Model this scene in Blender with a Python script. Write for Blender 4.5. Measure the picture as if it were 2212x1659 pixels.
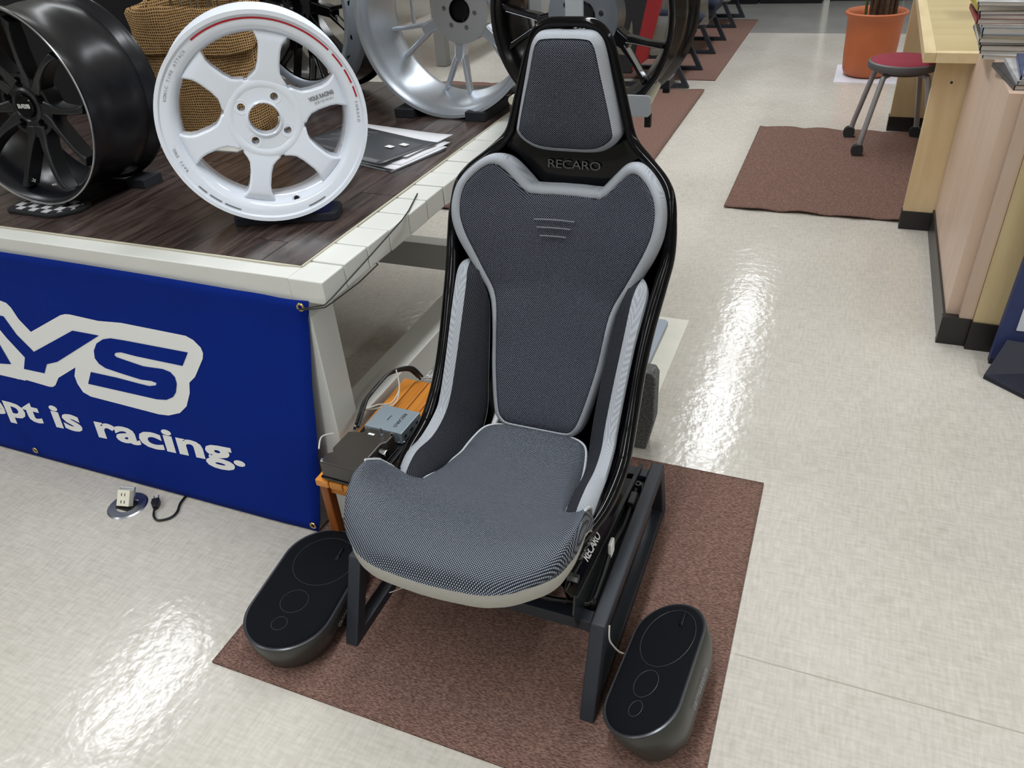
import bpy, bmesh, math, random
from math import sin, cos, pi, radians
from mathutils import Vector, Matrix
random.seed(7)
SC = bpy.context.scene
COL = SC.collection
for o in list(bpy.data.objects): bpy.data.objects.remove(o)

# ------------------------------------------------------------ camera
cam = bpy.data.cameras.new('camera'); camo = bpy.data.objects.new('camera', cam); COL.objects.link(camo)
cam.sensor_fit = 'HORIZONTAL'; cam.sensor_width = 36; cam.lens = 36 * 1670 / 2212
cam.clip_start = .05; cam.clip_end = 100
YAW, PIT, ROL = radians(-24.4383), radians(34.2606), radians(-4.3816)
f = Vector((sin(YAW)*cos(PIT), cos(YAW)*cos(PIT), -sin(PIT)))
r = Vector((cos(YAW), -sin(YAW), 0)); u = r.cross(f)
r2 = r*cos(ROL) + u*sin(ROL); u2 = -r*sin(ROL) + u*cos(ROL)
m3 = Matrix((r2, u2, -f)).transposed()
camo.matrix_world = Matrix.Translation((0, 0, 1.42)) @ m3.to_4x4()
SC.camera = camo
# ------------------------------------------------------------ world, exposure
w = bpy.data.worlds.new('world'); SC.world = w; w.use_nodes = True
w.node_tree.nodes['Background'].inputs[0].default_value = (.9, .95, 1, 1)
w.node_tree.nodes['Background'].inputs[1].default_value = .25
SC.view_settings.view_transform = 'Standard'; SC.view_settings.look = 'None'
SC.view_settings.gamma = 1; SC.view_settings.use_curve_mapping = False
SC.view_settings.exposure = -0.6
# ------------------------------------------------------------ ceiling lamps (long fluorescent rows)
CEIL = 2.75
LROWS = [-3.42, -.62, 2.2]
LY = [-3.2 + 1.75*i for i in range(12)]
ld = bpy.data.lights.new('tube_light', 'AREA'); ld.shape = 'RECTANGLE'; ld.size = .22; ld.size_y = 1.5
ld.energy = 27; ld.spread = radians(140); ld.color = (.93, .97, 1)
for x in LROWS:
    for y in LY:
        if x == LROWS[1] and 8 < y < 13: continue      # these three lamps are off in the photograph
        lo = bpy.data.objects.new('tube_light', ld); COL.objects.link(lo); lo.location = (x, y, CEIL - .075)

# ------------------------------------------------------------ materials
def s2l(c):
    return tuple((v/255/12.92 if v <= 10 else ((v/255+.055)/1.055)**2.4) for v in c)
MATS = {}
def mat(name, col, rough=.5, metal=0, spec=.5, coat=0, alpha=1, trans=0, bump=None, var=None, emit=0):
    """bump=(scale,strength[,stretch]); var=(scale,amount)"""
    if name in MATS: return MATS[name]
    m = bpy.data.materials.new(name); m.use_nodes = True; nt = m.node_tree; b = nt.nodes['Principled BSDF']
    c = s2l(col); b.inputs['Base Color'].default_value = (*c, 1)
    b.inputs['Roughness'].default_value = rough; b.inputs['Metallic'].default_value = metal
    b.inputs['Specular IOR Level'].default_value = spec; b.inputs['Coat Weight'].default_value = coat
    b.inputs['Coat Roughness'].default_value = .04
    b.inputs['Alpha'].default_value = alpha; b.inputs['Transmission Weight'].default_value = trans
    tc = nt.nodes.new('ShaderNodeTexCoord')
    if var:
        n = nt.nodes.new('ShaderNodeTexNoise'); n.inputs['Scale'].default_value = var[0]; n.inputs['Detail'].default_value = 5
        mp = nt.nodes.new('ShaderNodeMapping'); mp.inputs['Scale'].default_value = var[2] if len(var) > 2 else (1, 1, 1)
        nt.links.new(tc.outputs['Object'], mp.inputs[0]); nt.links.new(mp.outputs[0], n.inputs[0])
        r_ = nt.nodes.new('ShaderNodeValToRGB'); a = var[1]
        r_.color_ramp.elements[0].position = .3; r_.color_ramp.elements[1].position = .7
        r_.color_ramp.elements[0].color = (*[v*(1-a) for v in c], 1); r_.color_ramp.elements[1].color = (*[min(1, v*(1+a)) for v in c], 1)
        nt.links.new(n.outputs[0], r_.inputs[0]); nt.links.new(r_.outputs[0], b.inputs['Base Color'])
    if bump:
        n = nt.nodes.new('ShaderNodeTexNoise'); n.inputs['Scale'].default_value = bump[0]; n.inputs['Detail'].default_value = 3
        bp = nt.nodes.new('ShaderNodeBump'); bp.inputs['Strength'].default_value = bump[1]; bp.inputs['Distance'].default_value = bump[2] if len(bump) > 2 else .002
        nt.links.new(tc.outputs['Object'], n.inputs[0]); nt.links.new(n.outputs[0], bp.inputs['Height']); nt.links.new(bp.outputs[0], b.inputs['Normal'])
    MATS[name] = m; return m
def nodes(m): return m.node_tree, m.node_tree.nodes['Principled BSDF']
def math_n(nt, op, a, b=None):
    n = nt.nodes.new('ShaderNodeMath'); n.operation = op
    for i, v in enumerate((a, b)):
        if v is None: continue
        if isinstance(v, (int, float)): n.inputs[i].default_value = v
        else: nt.links.new(v, n.inputs[i])
    return n.outputs[0]
def weave(name, ax, per, dark, light, thr=.0, rough=.75, rot=0, soft=3.0, per2=None, skew=False):
    """staggered knit: light dashes on a dark ground; ax = the two object axes it lies in"""
    m = mat(name, dark, rough, spec=.3); nt, b = nodes(m)
    tc = nt.nodes.new('ShaderNodeTexCoord'); sp = nt.nodes.new('ShaderNodeSeparateXYZ'); nt.links.new(tc.outputs['Object'], sp.inputs[0])
    A, B = sp.outputs[ax[0]], sp.outputs[ax[1]]
    if skew:   # let the knit run on over the steep sides of the cushion
        A = math_n(nt, 'SUBTRACT', math_n(nt, 'ABSOLUTE', A), sp.outputs[2]); B = math_n(nt, 'ADD', B, math_n(nt, 'MULTIPLY', sp.outputs[2], .6))
    if rot:
        c_, s_ = cos(rot), sin(rot)
        A2 = math_n(nt, 'ADD', math_n(nt, 'MULTIPLY', A, c_), math_n(nt, 'MULTIPLY', B, s_))
        B = math_n(nt, 'SUBTRACT', math_n(nt, 'MULTIPLY', B, c_), math_n(nt, 'MULTIPLY', A, s_)); A = A2
    sa = math_n(nt, 'SINE', math_n(nt, 'MULTIPLY', A, 2*pi/per)); sb = math_n(nt, 'SINE', math_n(nt, 'MULTIPLY', B, 2*pi/(per2 or per)))
    pr = math_n(nt, 'MULTIPLY', sa, sb)
    k = math_n(nt, 'MULTIPLY', math_n(nt, 'SUBTRACT', pr, thr), soft)
    k2 = nt.nodes.new('ShaderNodeClamp'); nt.links.new(k, k2.inputs[0])
    mx = nt.nodes.new('ShaderNodeMix'); mx.data_type = 'RGBA'; nt.links.new(k2.outputs[0], mx.inputs[0])
    mx.inputs[6].default_value = (*s2l(dark), 1); mx.inputs[7].default_value = (*s2l(light), 1)
    nt.links.new(mx.outputs[2], b.inputs['Base Color'])
    bp = nt.nodes.new('ShaderNodeBump'); bp.inputs['Strength'].default_value = .4; bp.inputs['Distance'].default_value = .0006
    nt.links.new(pr, bp.inputs['Height']); nt.links.new(bp.outputs[0], b.inputs['Normal'])
    return m
def wood(name, c1, c2, axis='Y', sc=3, rough=.45, str_=14):
    if name in MATS: return MATS[name]
    m = mat(name, c1, rough); nt, b = nodes(m)
    tc = nt.nodes.new('ShaderNodeTexCoord'); mp = nt.nodes.new('ShaderNodeMapping')
    s = {'X': (1, str_, str_), 'Y': (str_, 1, str_), 'Z': (str_, str_, 1)}[axis]; mp.inputs['Scale'].default_value = s
    n = nt.nodes.new('ShaderNodeTexNoise'); n.inputs['Scale'].default_value = sc; n.inputs['Detail'].default_value = 6; n.inputs['Distortion'].default_value = .6
    oi = nt.nodes.new('ShaderNodeObjectInfo'); add = nt.nodes.new('ShaderNodeVectorMath'); add.operation = 'ADD'
    cm = nt.nodes.new('ShaderNodeCombineXYZ'); mm = math_n(nt, 'MULTIPLY', oi.outputs['Random'], 37.0)
    for i in range(3): nt.links.new(mm, cm.inputs[i])
    nt.links.new(tc.outputs['Object'], mp.inputs[0]); nt.links.new(mp.outputs[0], add.inputs[0]); nt.links.new(cm.outputs[0], add.inputs[1])
    nt.links.new(add.outputs[0], n.inputs[0])
    r_ = nt.nodes.new('ShaderNodeValToRGB'); r_.color_ramp.elements[0].position = .35; r_.color_ramp.elements[1].position = .68
    r_.color_ramp.elements[0].color = (*s2l(c1), 1); r_.color_ramp.elements[1].color = (*s2l(c2), 1)
    nt.links.new(n.outputs[0], r_.inputs[0])
    mul = nt.nodes.new('ShaderNodeMix'); mul.data_type = 'RGBA'; mul.blend_type = 'MULTIPLY'; mul.inputs[0].default_value = 1
    v = math_n(nt, 'ADD', math_n(nt, 'MULTIPLY', oi.outputs['Random'], .25), .85)
    cc = nt.nodes.new('ShaderNodeCombineColor')
    for i in range(3): nt.links.new(v, cc.inputs[i])
    nt.links.new(r_.outputs[0], mul.inputs[6]); nt.links.new(cc.outputs[0], mul.inputs[7]); nt.links.new(mul.outputs[2], b.inputs['Base Color'])
    return m

M_shell = mat('gloss_black', (3, 3, 6), .1, spec=.28)
M_trim = weave('grey_trim', (0, 2), .0028, (138, 142, 149), (168, 172, 178), -.3, .8)
M_trimS = weave('grey_trim_side', (1, 2), .0034, (142, 146, 153), (172, 176, 182), -.2, .8)
M_trimC = weave('cream_trim', (0, 2), .003, (165, 163, 155), (196, 194, 186), -.2, .8)
M_pad = weave('mesh_pad', (0, 2), .0048, (11, 12, 20), (158, 166, 186), .38, .7, soft=2.6, per2=.0042)
M_cush = weave('mesh_cushion', (0, 1), .0048, (21, 24, 33), (176, 184, 198), .22, .6, soft=2.0, per2=.0040)
M_bol = weave('mesh_bolster', (1, 2), .0044, (14, 16, 22), (90, 94, 104), .2, .75, soft=2)
M_frame = mat('powder_black', (38, 42, 50), .5, bump=(900, .15))
M_black = mat('black_plastic', (20, 20, 22), .45)
M_blackg = mat('black_gloss_plastic', (9, 9, 11), .16, spec=.35)
M_chrome = mat('chrome', (205, 208, 212), .12, 1)
M_steel = mat('steel', (165, 168, 172), .3, 1)
M_brass = mat('brass', (190, 165, 105), .3, 1)
M_silverp = mat('silver_paint', (176, 182, 188), .42, .3)
M_white = mat('white_paint', (214, 214, 208), .4, var=(6, .03), bump=(25, .06, .004))
M_text_w = mat('white_print', (232, 232, 230), .6)
M_text_g = mat('grey_print', (120, 122, 126), .5)
M_text_d = mat('dark_print', (25, 25, 28), .5)
M_carpet = mat('brown_carpet', (118, 91, 81), .97, spec=.1, bump=(520, .35, .002))
M_cable = mat('cable_black', (14, 14, 14), .45)
M_cablew = mat('cable_white', (205, 200, 190), .5)
# carpet rib + fleck
def carpet_nodes():
    nt, b = nodes(M_carpet); tc = nt.nodes.new('ShaderNodeTexCoord')
    n = nt.nodes.new('ShaderNodeTexNoise'); n.inputs['Scale'].default_value = 210; n.inputs['Detail'].default_value = 5
    mp = nt.nodes.new('ShaderNodeMapping'); mp.inputs['Scale'].default_value = (.6, 2.6, 1)
    nt.links.new(tc.outputs['Object'], mp.inputs[0]); nt.links.new(mp.outputs[0], n.inputs[0])
    r_ = nt.nodes.new('ShaderNodeValToRGB'); r_.color_ramp.elements[0].position = .38; r_.color_ramp.elements[1].position = .64
    r_.color_ramp.elements[0].color = (*s2l((86, 64, 57)), 1); r_.color_ramp.elements[1].color = (*s2l((138, 110, 99)), 1)
    nt.links.new(n.outputs[0], r_.inputs[0]); nt.links.new(r_.outputs[0], b.inputs['Base Color'])
carpet_nodes()

# ------------------------------------------------------------ mesh helpers
W = {}      # world matrices of parents
class MB:
    def __init__(s): s.v = []; s.f = []
    def add(s, vs, fs):
        n = len(s.v); s.v += [Vector(q) for q in vs]; s.f += [tuple(n+i for i in q) for q in fs]; return s
    def box(s, a, b):
        (x0, y0, z0), (x1, y1, z1) = a, b
        return s.add([(x0,y0,z0),(x1,y0,z0),(x1,y1,z0),(x0,y1,z0),(x0,y0,z1),(x1,y0,z1),(x1,y1,z1),(x0,y1,z1)],
                     [(0,3,2,1),(4,5,6,7),(0,1,5,4),(1,2,6,5),(2,3,7,6),(3,0,4,7)])
    def prism(s, poly, h, axis=2, base=0.):
        """poly 2D, extruded from base to base+h along axis"""
        n = len(poly)
        def P(a, b, c): return (a, b, c) if axis == 2 else ((a, c, b) if axis == 1 else (c, a, b))
        vs = [P(a, b, base) for a, b in poly] + [P(a, b, base+h) for a, b in poly]
        return s.add(vs, [tuple(range(n))[::-1], tuple(range(n, 2*n))] + [(i, (i+1) % n, n+(i+1) % n, n+i) for i in range(n)])
    def grid(s, rows, close=False, cap=False):
        n = len(rows[0]); vs = [p for r_ in rows for p in r_]; fs = []
        for i in range(len(rows)-1):
            for j in range(n if close else n-1):
                k = (j+1) % n; fs.append((i*n+j, i*n+k, (i+1)*n+k, (i+1)*n+j))
        if cap: fs += [tuple(range(n))[::-1], tuple((len(rows)-1)*n+i for i in range(n))]
        return s.add(vs, fs)
    def tube(s, path, rad, n=8, closed=False):
        P = [Vector(p) for p in path]; L = len(P); rows = []; up = None
        for i in range(L):
            if closed: t = P[(i+1) % L] - P[i-1]
            else: t = P[min(i+1, L-1)] - P[max(i-1, 0)]
            if t.length < 1e-9: t = Vector((0, 0, 1))
            t.normalize()
            if up is None: up = t.orthogonal().normalized()
            up = (up - t*up.dot(t)); up = up.normalized() if up.length > 1e-6 else t.orthogonal().normalized()
            sd = t.cross(up); rr = rad(i/(L-1)) if callable(rad) else rad
            rows.append([P[i] + (up*cos(2*pi*k/n) + sd*sin(2*pi*k/n))*rr for k in range(n)])
        if closed: rows.append(rows[0]); return s.grid(rows, True)
        return s.grid(rows, True, True)
    def lathe(s, prof, n=32, axis=2, c=(0, 0, 0), close=False):
        """prof (r, h) ; revolve about axis through c"""
        def P(r_, h, t):
            a, b = r_*cos(t), r_*sin(t)
            q = (a, b, h) if axis == 2 else ((a, h, b) if axis == 1 else (h, a, b))
            return (q[0]+c[0], q[1]+c[1], q[2]+c[2])
        rows = [[P(r_, h, 2*pi*k/n) for k in range(n)] for r_, h in prof]
        if close: rows.append(rows[0])
        return s.grid(rows, True, False)
    def cyl(s, c, rad, h, axis=2, n=24, r2=None):
        c = Vector(c); d = Vector((0, 0, 0)); d[axis] = h
        return s.lathe([(1e-5, 0), (rad, 0), (r2 if r2 is not None else rad, h), (1e-5, h)], n, axis, c)
    def xf(s, M): s.v = [M @ p for p in s.v]; return s
    def build(s, name, m, parent=None, bevel=0, smooth=True, sub=0, kind=None, label=None, segs=2, ang=35, solid=0):
        me = bpy.data.meshes.new(name)
        inv = W[parent.name].inverted() if parent is not None and parent.name in W else None
        me.from_pydata([tuple(inv @ p) if inv else tuple(p) for p in s.v], [], s.f)
        bm = bmesh.new(); bm.from_mesh(me); bmesh.ops.remove_doubles(bm, verts=bm.verts, dist=2e-6)
        bmesh.ops.recalc_face_normals(bm, faces=bm.faces); bm.to_mesh(me); bm.free()
        o = bpy.data.objects.new(name, me); COL.objects.link(o)
        ms = m if isinstance(m, (list, tuple)) else [m]
        for q in ms: me.materials.append(q)
        if parent is not None:
            o.parent = parent; W[o.name] = W.get(parent.name, Matrix())
        else: W[o.name] = Matrix()
        if smooth:
            for p in me.polygons: p.use_smooth = True
        if solid:
            q = o.modifiers.new('s', 'SOLIDIFY'); q.thickness = solid; q.offset = -1
        if bevel:
            q = o.modifiers.new('b', 'BEVEL'); q.width = bevel; q.segments = segs; q.limit_method = 'ANGLE'; q.angle_limit = radians(40)
        if sub:
            q = o.modifiers.new('u', 'SUBSURF'); q.levels = sub; q.render_levels = sub
        if smooth and not sub:
            try: me.set_sharp_from_angle(angle=radians(ang))
            except Exception: pass
        if kind: o['kind'] = kind
        if label: o['label'] = label
        return o
def thing(name, label, cat, loc=(0, 0, 0), rz=0, group=None, M=None):
    o = bpy.data.objects.new(name, None); COL.objects.link(o); o.empty_display_size = .05
    if M is None: M = Matrix.Translation(loc) @ Matrix.Rotation(rz, 4, 'Z')
    o.matrix_world = M; W[o.name] = M.copy()
    o['label'] = label; o['category'] = cat
    if group: o['group'] = group
    return o
def tag(o, label, cat, group=None):
    o['label'] = label; o['category'] = cat
    if group: o['group'] = group
    return o
def struct(name, mb, m, **k):
    return mb.build(name, m, kind='structure', **k)
def catmull(P, n=6, closed=False):
    P = [Vector(p) for p in P]; L = len(P); out = []
    rng = L if closed else L-1
    for i in range(rng):
        if closed: a, b, c, d = P[i-1], P[i], P[(i+1) % L], P[(i+2) % L]
        else: a, b, c, d = P[max(i-1, 0)], P[i], P[i+1], P[min(i+2, L-1)]
        for k in range(n):
            t = k/n
            out.append(.5*((2*b) + (c-a)*t + (2*a-5*b+4*c-d)*t*t + (3*b-a-3*c+d)*t**3))
    if not closed: out.append(P[-1])
    return out
def lerp_tab(tab, x):
    if x <= tab[0][0]: return tab[0][1]
    for (a, va), (b, vb) in zip(tab[:-1], tab[1:]):
        if x <= b: return va + (vb-va)*(x-a)/(b-a)
    return tab[-1][1]
def text_mesh(txt, size, depth=.0006, wide=1, align='CENTER', outline=0, spacing=1, shear=0, res=3):
    cu = bpy.data.curves.new('t', 'FONT'); cu.body = txt; cu.size = size; cu.extrude = depth; cu.align_x = align; cu.align_y = 'CENTER'
    cu.resolution_u = res; cu.space_character = spacing; cu.shear = shear; cu.offset = outline
    o = bpy.data.objects.new('t', cu); COL.objects.link(o); bpy.context.view_layer.update()
    dg = bpy.context.evaluated_depsgraph_get(); me = bpy.data.meshes.new_from_object(o.evaluated_get(dg))
    vs = [Vector((v.co.x*wide, v.co.y, v.co.z)) for v in me.vertices]; fs = [tuple(p.vertices) for p in me.polygons]
    bpy.data.objects.remove(o); bpy.data.curves.remove(cu); bpy.data.meshes.remove(me)
    mb = MB(); mb.v = vs; mb.f = fs; return mb
def basis(o, x, y, z=None):
    x = Vector(x).normalized(); y = Vector(y); y = (y - x*y.dot(x)).normalized(); z = x.cross(y)
    M = Matrix((x, y, z)).transposed().to_4x4(); M.translation = Vector(o); return M
def plate(loops, y0, y1, m_axis=1):
    """flat plate with holes: loops[0] outer, others holes, 2D (x,z), extruded y0..y1"""
    bm = bmesh.new()
    for lp in loops:
        vs = [bm.verts.new((a, y0, b)) for a, b in lp]
        for i in range(len(vs)): bm.edges.new((vs[i], vs[(i+1) % len(vs)]))
    bmesh.ops.triangle_fill(bm, use_beauty=True, use_dissolve=False, edges=bm.edges[:])
    r_ = bmesh.ops.extrude_face_region(bm, geom=bm.faces[:])
    for v in r_['geom']:
        if isinstance(v, bmesh.types.BMVert): v.co.y = y1
    bm.verts.ensure_lookup_table(); bm.verts.index_update()
    mb = MB(); mb.v = [v.co.copy() for v in bm.verts]; mb.f = [tuple(v.index for v in f_.verts) for f_ in bm.faces]; bm.free(); return mb
def circle(r_, n=32, c=(0, 0), ph=0): return [(c[0]+r_*cos(2*pi*k/n+ph), c[1]+r_*sin(2*pi*k/n+ph)) for k in range(n)]

# ============================================================ SETTING
def floor_mat():
    m = mat('vinyl_floor', (206, 201, 186), .14, spec=.5); nt, b = nodes(m)
    tc = nt.nodes.new('ShaderNodeTexCoord')
    def noise(sc, stretch, det=4):
        mp = nt.nodes.new('ShaderNodeMapping'); mp.inputs['Scale'].default_value = stretch
        n = nt.nodes.new('ShaderNodeTexNoise'); n.inputs['Scale'].default_value = sc; n.inputs['Detail'].default_value = det
        nt.links.new(tc.outputs['Object'], mp.inputs[0]); nt.links.new(mp.outputs[0], n.inputs[0]); return n.outputs[0]
    a = noise(22, (1, 6, 1)); b2 = noise(22, (6, 1, 1)); c = noise(1.2, (1, 1, 1), 3)
    s = math_n(nt, 'ADD', math_n(nt, 'ADD', math_n(nt, 'MULTIPLY', a, .5), math_n(nt, 'MULTIPLY', b2, .5)), math_n(nt, 'MULTIPLY', c, .6))
    r_ = nt.nodes.new('ShaderNodeValToRGB'); r_.color_ramp.elements[0].position = .55; r_.color_ramp.elements[1].position = 1.0
    r_.color_ramp.elements[0].color = (*s2l((174, 168, 157)), 1); r_.color_ramp.elements[1].color = (*s2l((206, 200, 191)), 1)
    nt.links.new(s, r_.inputs[0]); nt.links.new(r_.outputs[0], b.inputs['Base Color'])
    bump = noise(38, (1, 1, 1), 2); b3 = noise(5, (1, 1, 1), 2)
    h = math_n(nt, 'ADD', bump, math_n(nt, 'MULTIPLY', b3, 2.0))
    bp = nt.nodes.new('ShaderNodeBump'); bp.inputs['Strength'].default_value = .22; bp.inputs['Distance'].default_value = .004
    nt.links.new(h, bp.inputs['Height']); nt.links.new(bp.outputs[0], b.inputs['Normal'])
    return m
M_floor = floor_mat()
X0, X1, Y0, Y1 = -7.5, 5.0, -4.5, 17.5
fl = struct('floor', MB().box((X0, Y0, -.05), (X1, Y1, 0)), M_floor, smooth=False)
M_dfloor = mat('grey_floor', (142, 140, 136), .16, var=(3, .08), bump=(30, .15))
struct('trim_1', MB().box((-3.2, 7.6, 0), (3.0, 13.0, .0015)), M_dfloor, smooth=False)
M_wall = mat('wall_paint', (214, 212, 205), .8)
struct('ceiling', MB().box((X0, Y0, CEIL), (X1, Y1, CEIL+.05)), mat('ceiling_white', (225, 225, 222), .9), smooth=False)
struct('wall_left', MB().box((X0-.05, Y0, 0), (X0, Y1, CEIL)), M_wall, smooth=False)
struct('wall_right', MB().box((X1, Y0, 0), (X1+.05, Y1, CEIL)), M_wall, smooth=False)
struct('wall_back', MB().box((X0, Y1, 0), (X1, Y1+.05, CEIL)), M_wall, smooth=False)
struct('wall_front', MB().box((X0, Y0-.05, 0), (X1, Y0, CEIL)), M_wall, smooth=False)
hb = MB()
for x in LROWS:
    for y in LY: hb.box((x-.15, y-.84, CEIL-.07), (x+.15, y+.84, CEIL))
struct('trim_2', hb, mat('fixture_white', (235, 235, 235), .5), smooth=False)
# floor seams (welded joints of the sheet vinyl)
sm = MB()
for x in (.35, ): sm.box((x, Y0, 0), (x+.003, 3.4, .0006))
struct('trim_3', MB().box((-.03, 1.095, 0), (2.2, 1.098, .0006)), mat('seam', (170, 165, 152), .4), smooth=False)

def wavy_sheet(x0, x1, y0, y1, name, label, th=.006, wav=.0, nx=60, ny=40, z0=0):
    rows = []
    for j in range(ny+1):
        y = y0 + (y1-y0)*j/ny; row = []
        for i in range(nx+1):
            x = x0 + (x1-x0)*i/nx
            e = 0
            if wav:
                d = min((y-y0), (y1-y))/.12; e = max(0, 1-d)
                dy = wav*sin(x*17+y)*e*.6 + wav*.5*sin(x*41)*e
            else: dy = 0
            row.append((x, y+dy*.5, z0+th+abs(wav*sin(x*15)*e*.8)))
        rows.append(row)
    mb = MB().grid(rows)
    o = mb.build(name, M_carpet, solid=th*.95); tag(o, label, 'carpet'); return o
wavy_sheet(-1.09, -.04, .70, 1.652, 'carpet_mat', 'brown ribbed carpet under the racing seat and the two speakers')
wavy_sheet(-.455, .60, 3.535, 4.82, 'carpet_mat', 'brown felt mat with rippled edges under the rolling stool', .004, .011)
wavy_sheet(-3.2, -.922, 3.22, 5.59, 'carpet_mat', 'brown carpet beneath the wheel rack, behind the seat', .005, .008)
wavy_sheet(-2.3, -.90, 5.885, 8.2, 'carpet_mat', 'long brown carpet under the row of covered seats', .005)

# ============================================================ RACING SEAT
SX = -.54
seat = thing('racing_seat', 'glossy black racing bucket seat with grey mesh pads on a black steel stand', 'seat', (SX, 1.15, 0))
def L(p): return Vector(p)
# stations: rim (w,y,z), centre (y,z)
ST = [((.030,1.598,1.139),(1.600,1.141)), ((.056,1.599,1.136),(1.606,1.135)), ((.080,1.600,1.120),(1.615,1.118)), ((.096,1.599,1.087),(1.622,1.085)), ((.115,1.593,1.022),(1.625,1.02)),
      ((.131,1.588,.964),(1.622,.96)), ((.148,1.581,.915),(1.614,.915)), ((.186,1.566,.879),(1.606,.87)), ((.226,1.538,.849),(1.603,.83)),
      ((.247,1.512,.820),(1.600,.79)), ((.254,1.492,.77),(1.585,.74)), ((.252,1.472,.71),(1.565,.68)), ((.240,1.436,.652),(1.54,.60)),
      ((.231,1.385,.585),(1.515,.53)), ((.226,1.335,.51),(1.475,.44)), ((.226,1.29,.443),(1.43,.36)), ((.228,1.245,.395),(1.36,.285)),
      ((.230,1.20,.365),(1.27,.245)), ((.229,1.12,.350),(1.15,.235)), ((.220,1.05,.340),(1.03,.24)), ((.196,.96,.335),(.93,.255)), ((.172,.86,.34),(.86,.28)), ((.145,.815,.355),(.815,.33))]
def shell_rows(off):
    SB = [0]*10 + [.3, .6, 1, 1, 1, 1, 1, 1, 1, .8, .5, .2, 0]
    rows = []
    rim = catmull([Vector(a) for a, b in ST], 4); cen = catmull([Vector((0, *b)) for a, b in ST], 4)
    for i, (a, c) in enumerate(zip(rim, cen)):
        sbl = SB[min(i//4, len(SB)-1)]*(1-(i % 4)/4) + SB[min(i//4+1, len(SB)-1)]*(i % 4)/4
        t = (cen[min(i+1, len(cen)-1)] - cen[max(i-1, 0)]).normalized(); nrm = Vector((0, t.z, -t.y))   # outward (back/down)
        if nrm.y < 0 and nrm.z > 0: nrm = -nrm
        row = []
        for k in range(-14, 15):
            th = k/14*pi/2; sg = 1 if k >= 0 else -1; th = abs(th)
            xx = (a.x-.012+.004*sbl)*sg*(sin(th)**.55) if k else 0; g = 1-(cos(th)**.55 if th < pi/2-1e-6 else 0)
            p = Vector((SX+xx, c.y+(a.y-c.y)*g, c.z+(a.z-c.z)*g))
            sd = Vector((sg*(sin(th)**2), 0, 0)) if k else Vector((0, 0, 0))
            d = (nrm*cos(th) + sd*(.15+.1*sbl))
            row.append(p + d*off)
        rows.append(row)
    return rows, rim
ri, rim = shell_rows(0); ro, _ = shell_rows(.020)
sh = MB(); sh.grid(ri); sh.grid(ro)
n = len(ri); nc = len(ri[0])
for i in range(n-1):
    for c in (0, nc-1):
        sh.add([ri[i][c], ri[i+1][c], ro[i+1][c], ro[i][c]], [(0, 1, 2, 3)])
for i in (0, n-1):
    for c in range(nc-1): sh.add([ri[i][c], ri[i][c+1], ro[i][c+1], ro[i][c]], [(0, 1, 2, 3)])
lo_ = [.008 if i < 44 else -.000 if i < 80 else .004 for i in range(len(rim))]
lo_ = [sum(lo_[max(0, i-4):i+5])/len(lo_[max(0, i-4):i+5]) for i in range(len(lo_))]
loop = [Vector((SX-p.x+q, p.y, p.z)) for p, q in zip(rim, lo_)][::-1] + [Vector((SX+p.x-q, p.y, p.z)) for p, q in zip(rim, lo_)]
nl = len(loop); rad_ = lambda t: .0110+.0055*max(0, min(1, (abs(t-.5)*2-.42)/.15))*max(0, min(1, (.90-abs(t-.5)*2)/.08))
sh.tube(loop, rad_, 12)
sh.build('shell', M_shell, seat, ang=60)
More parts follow.
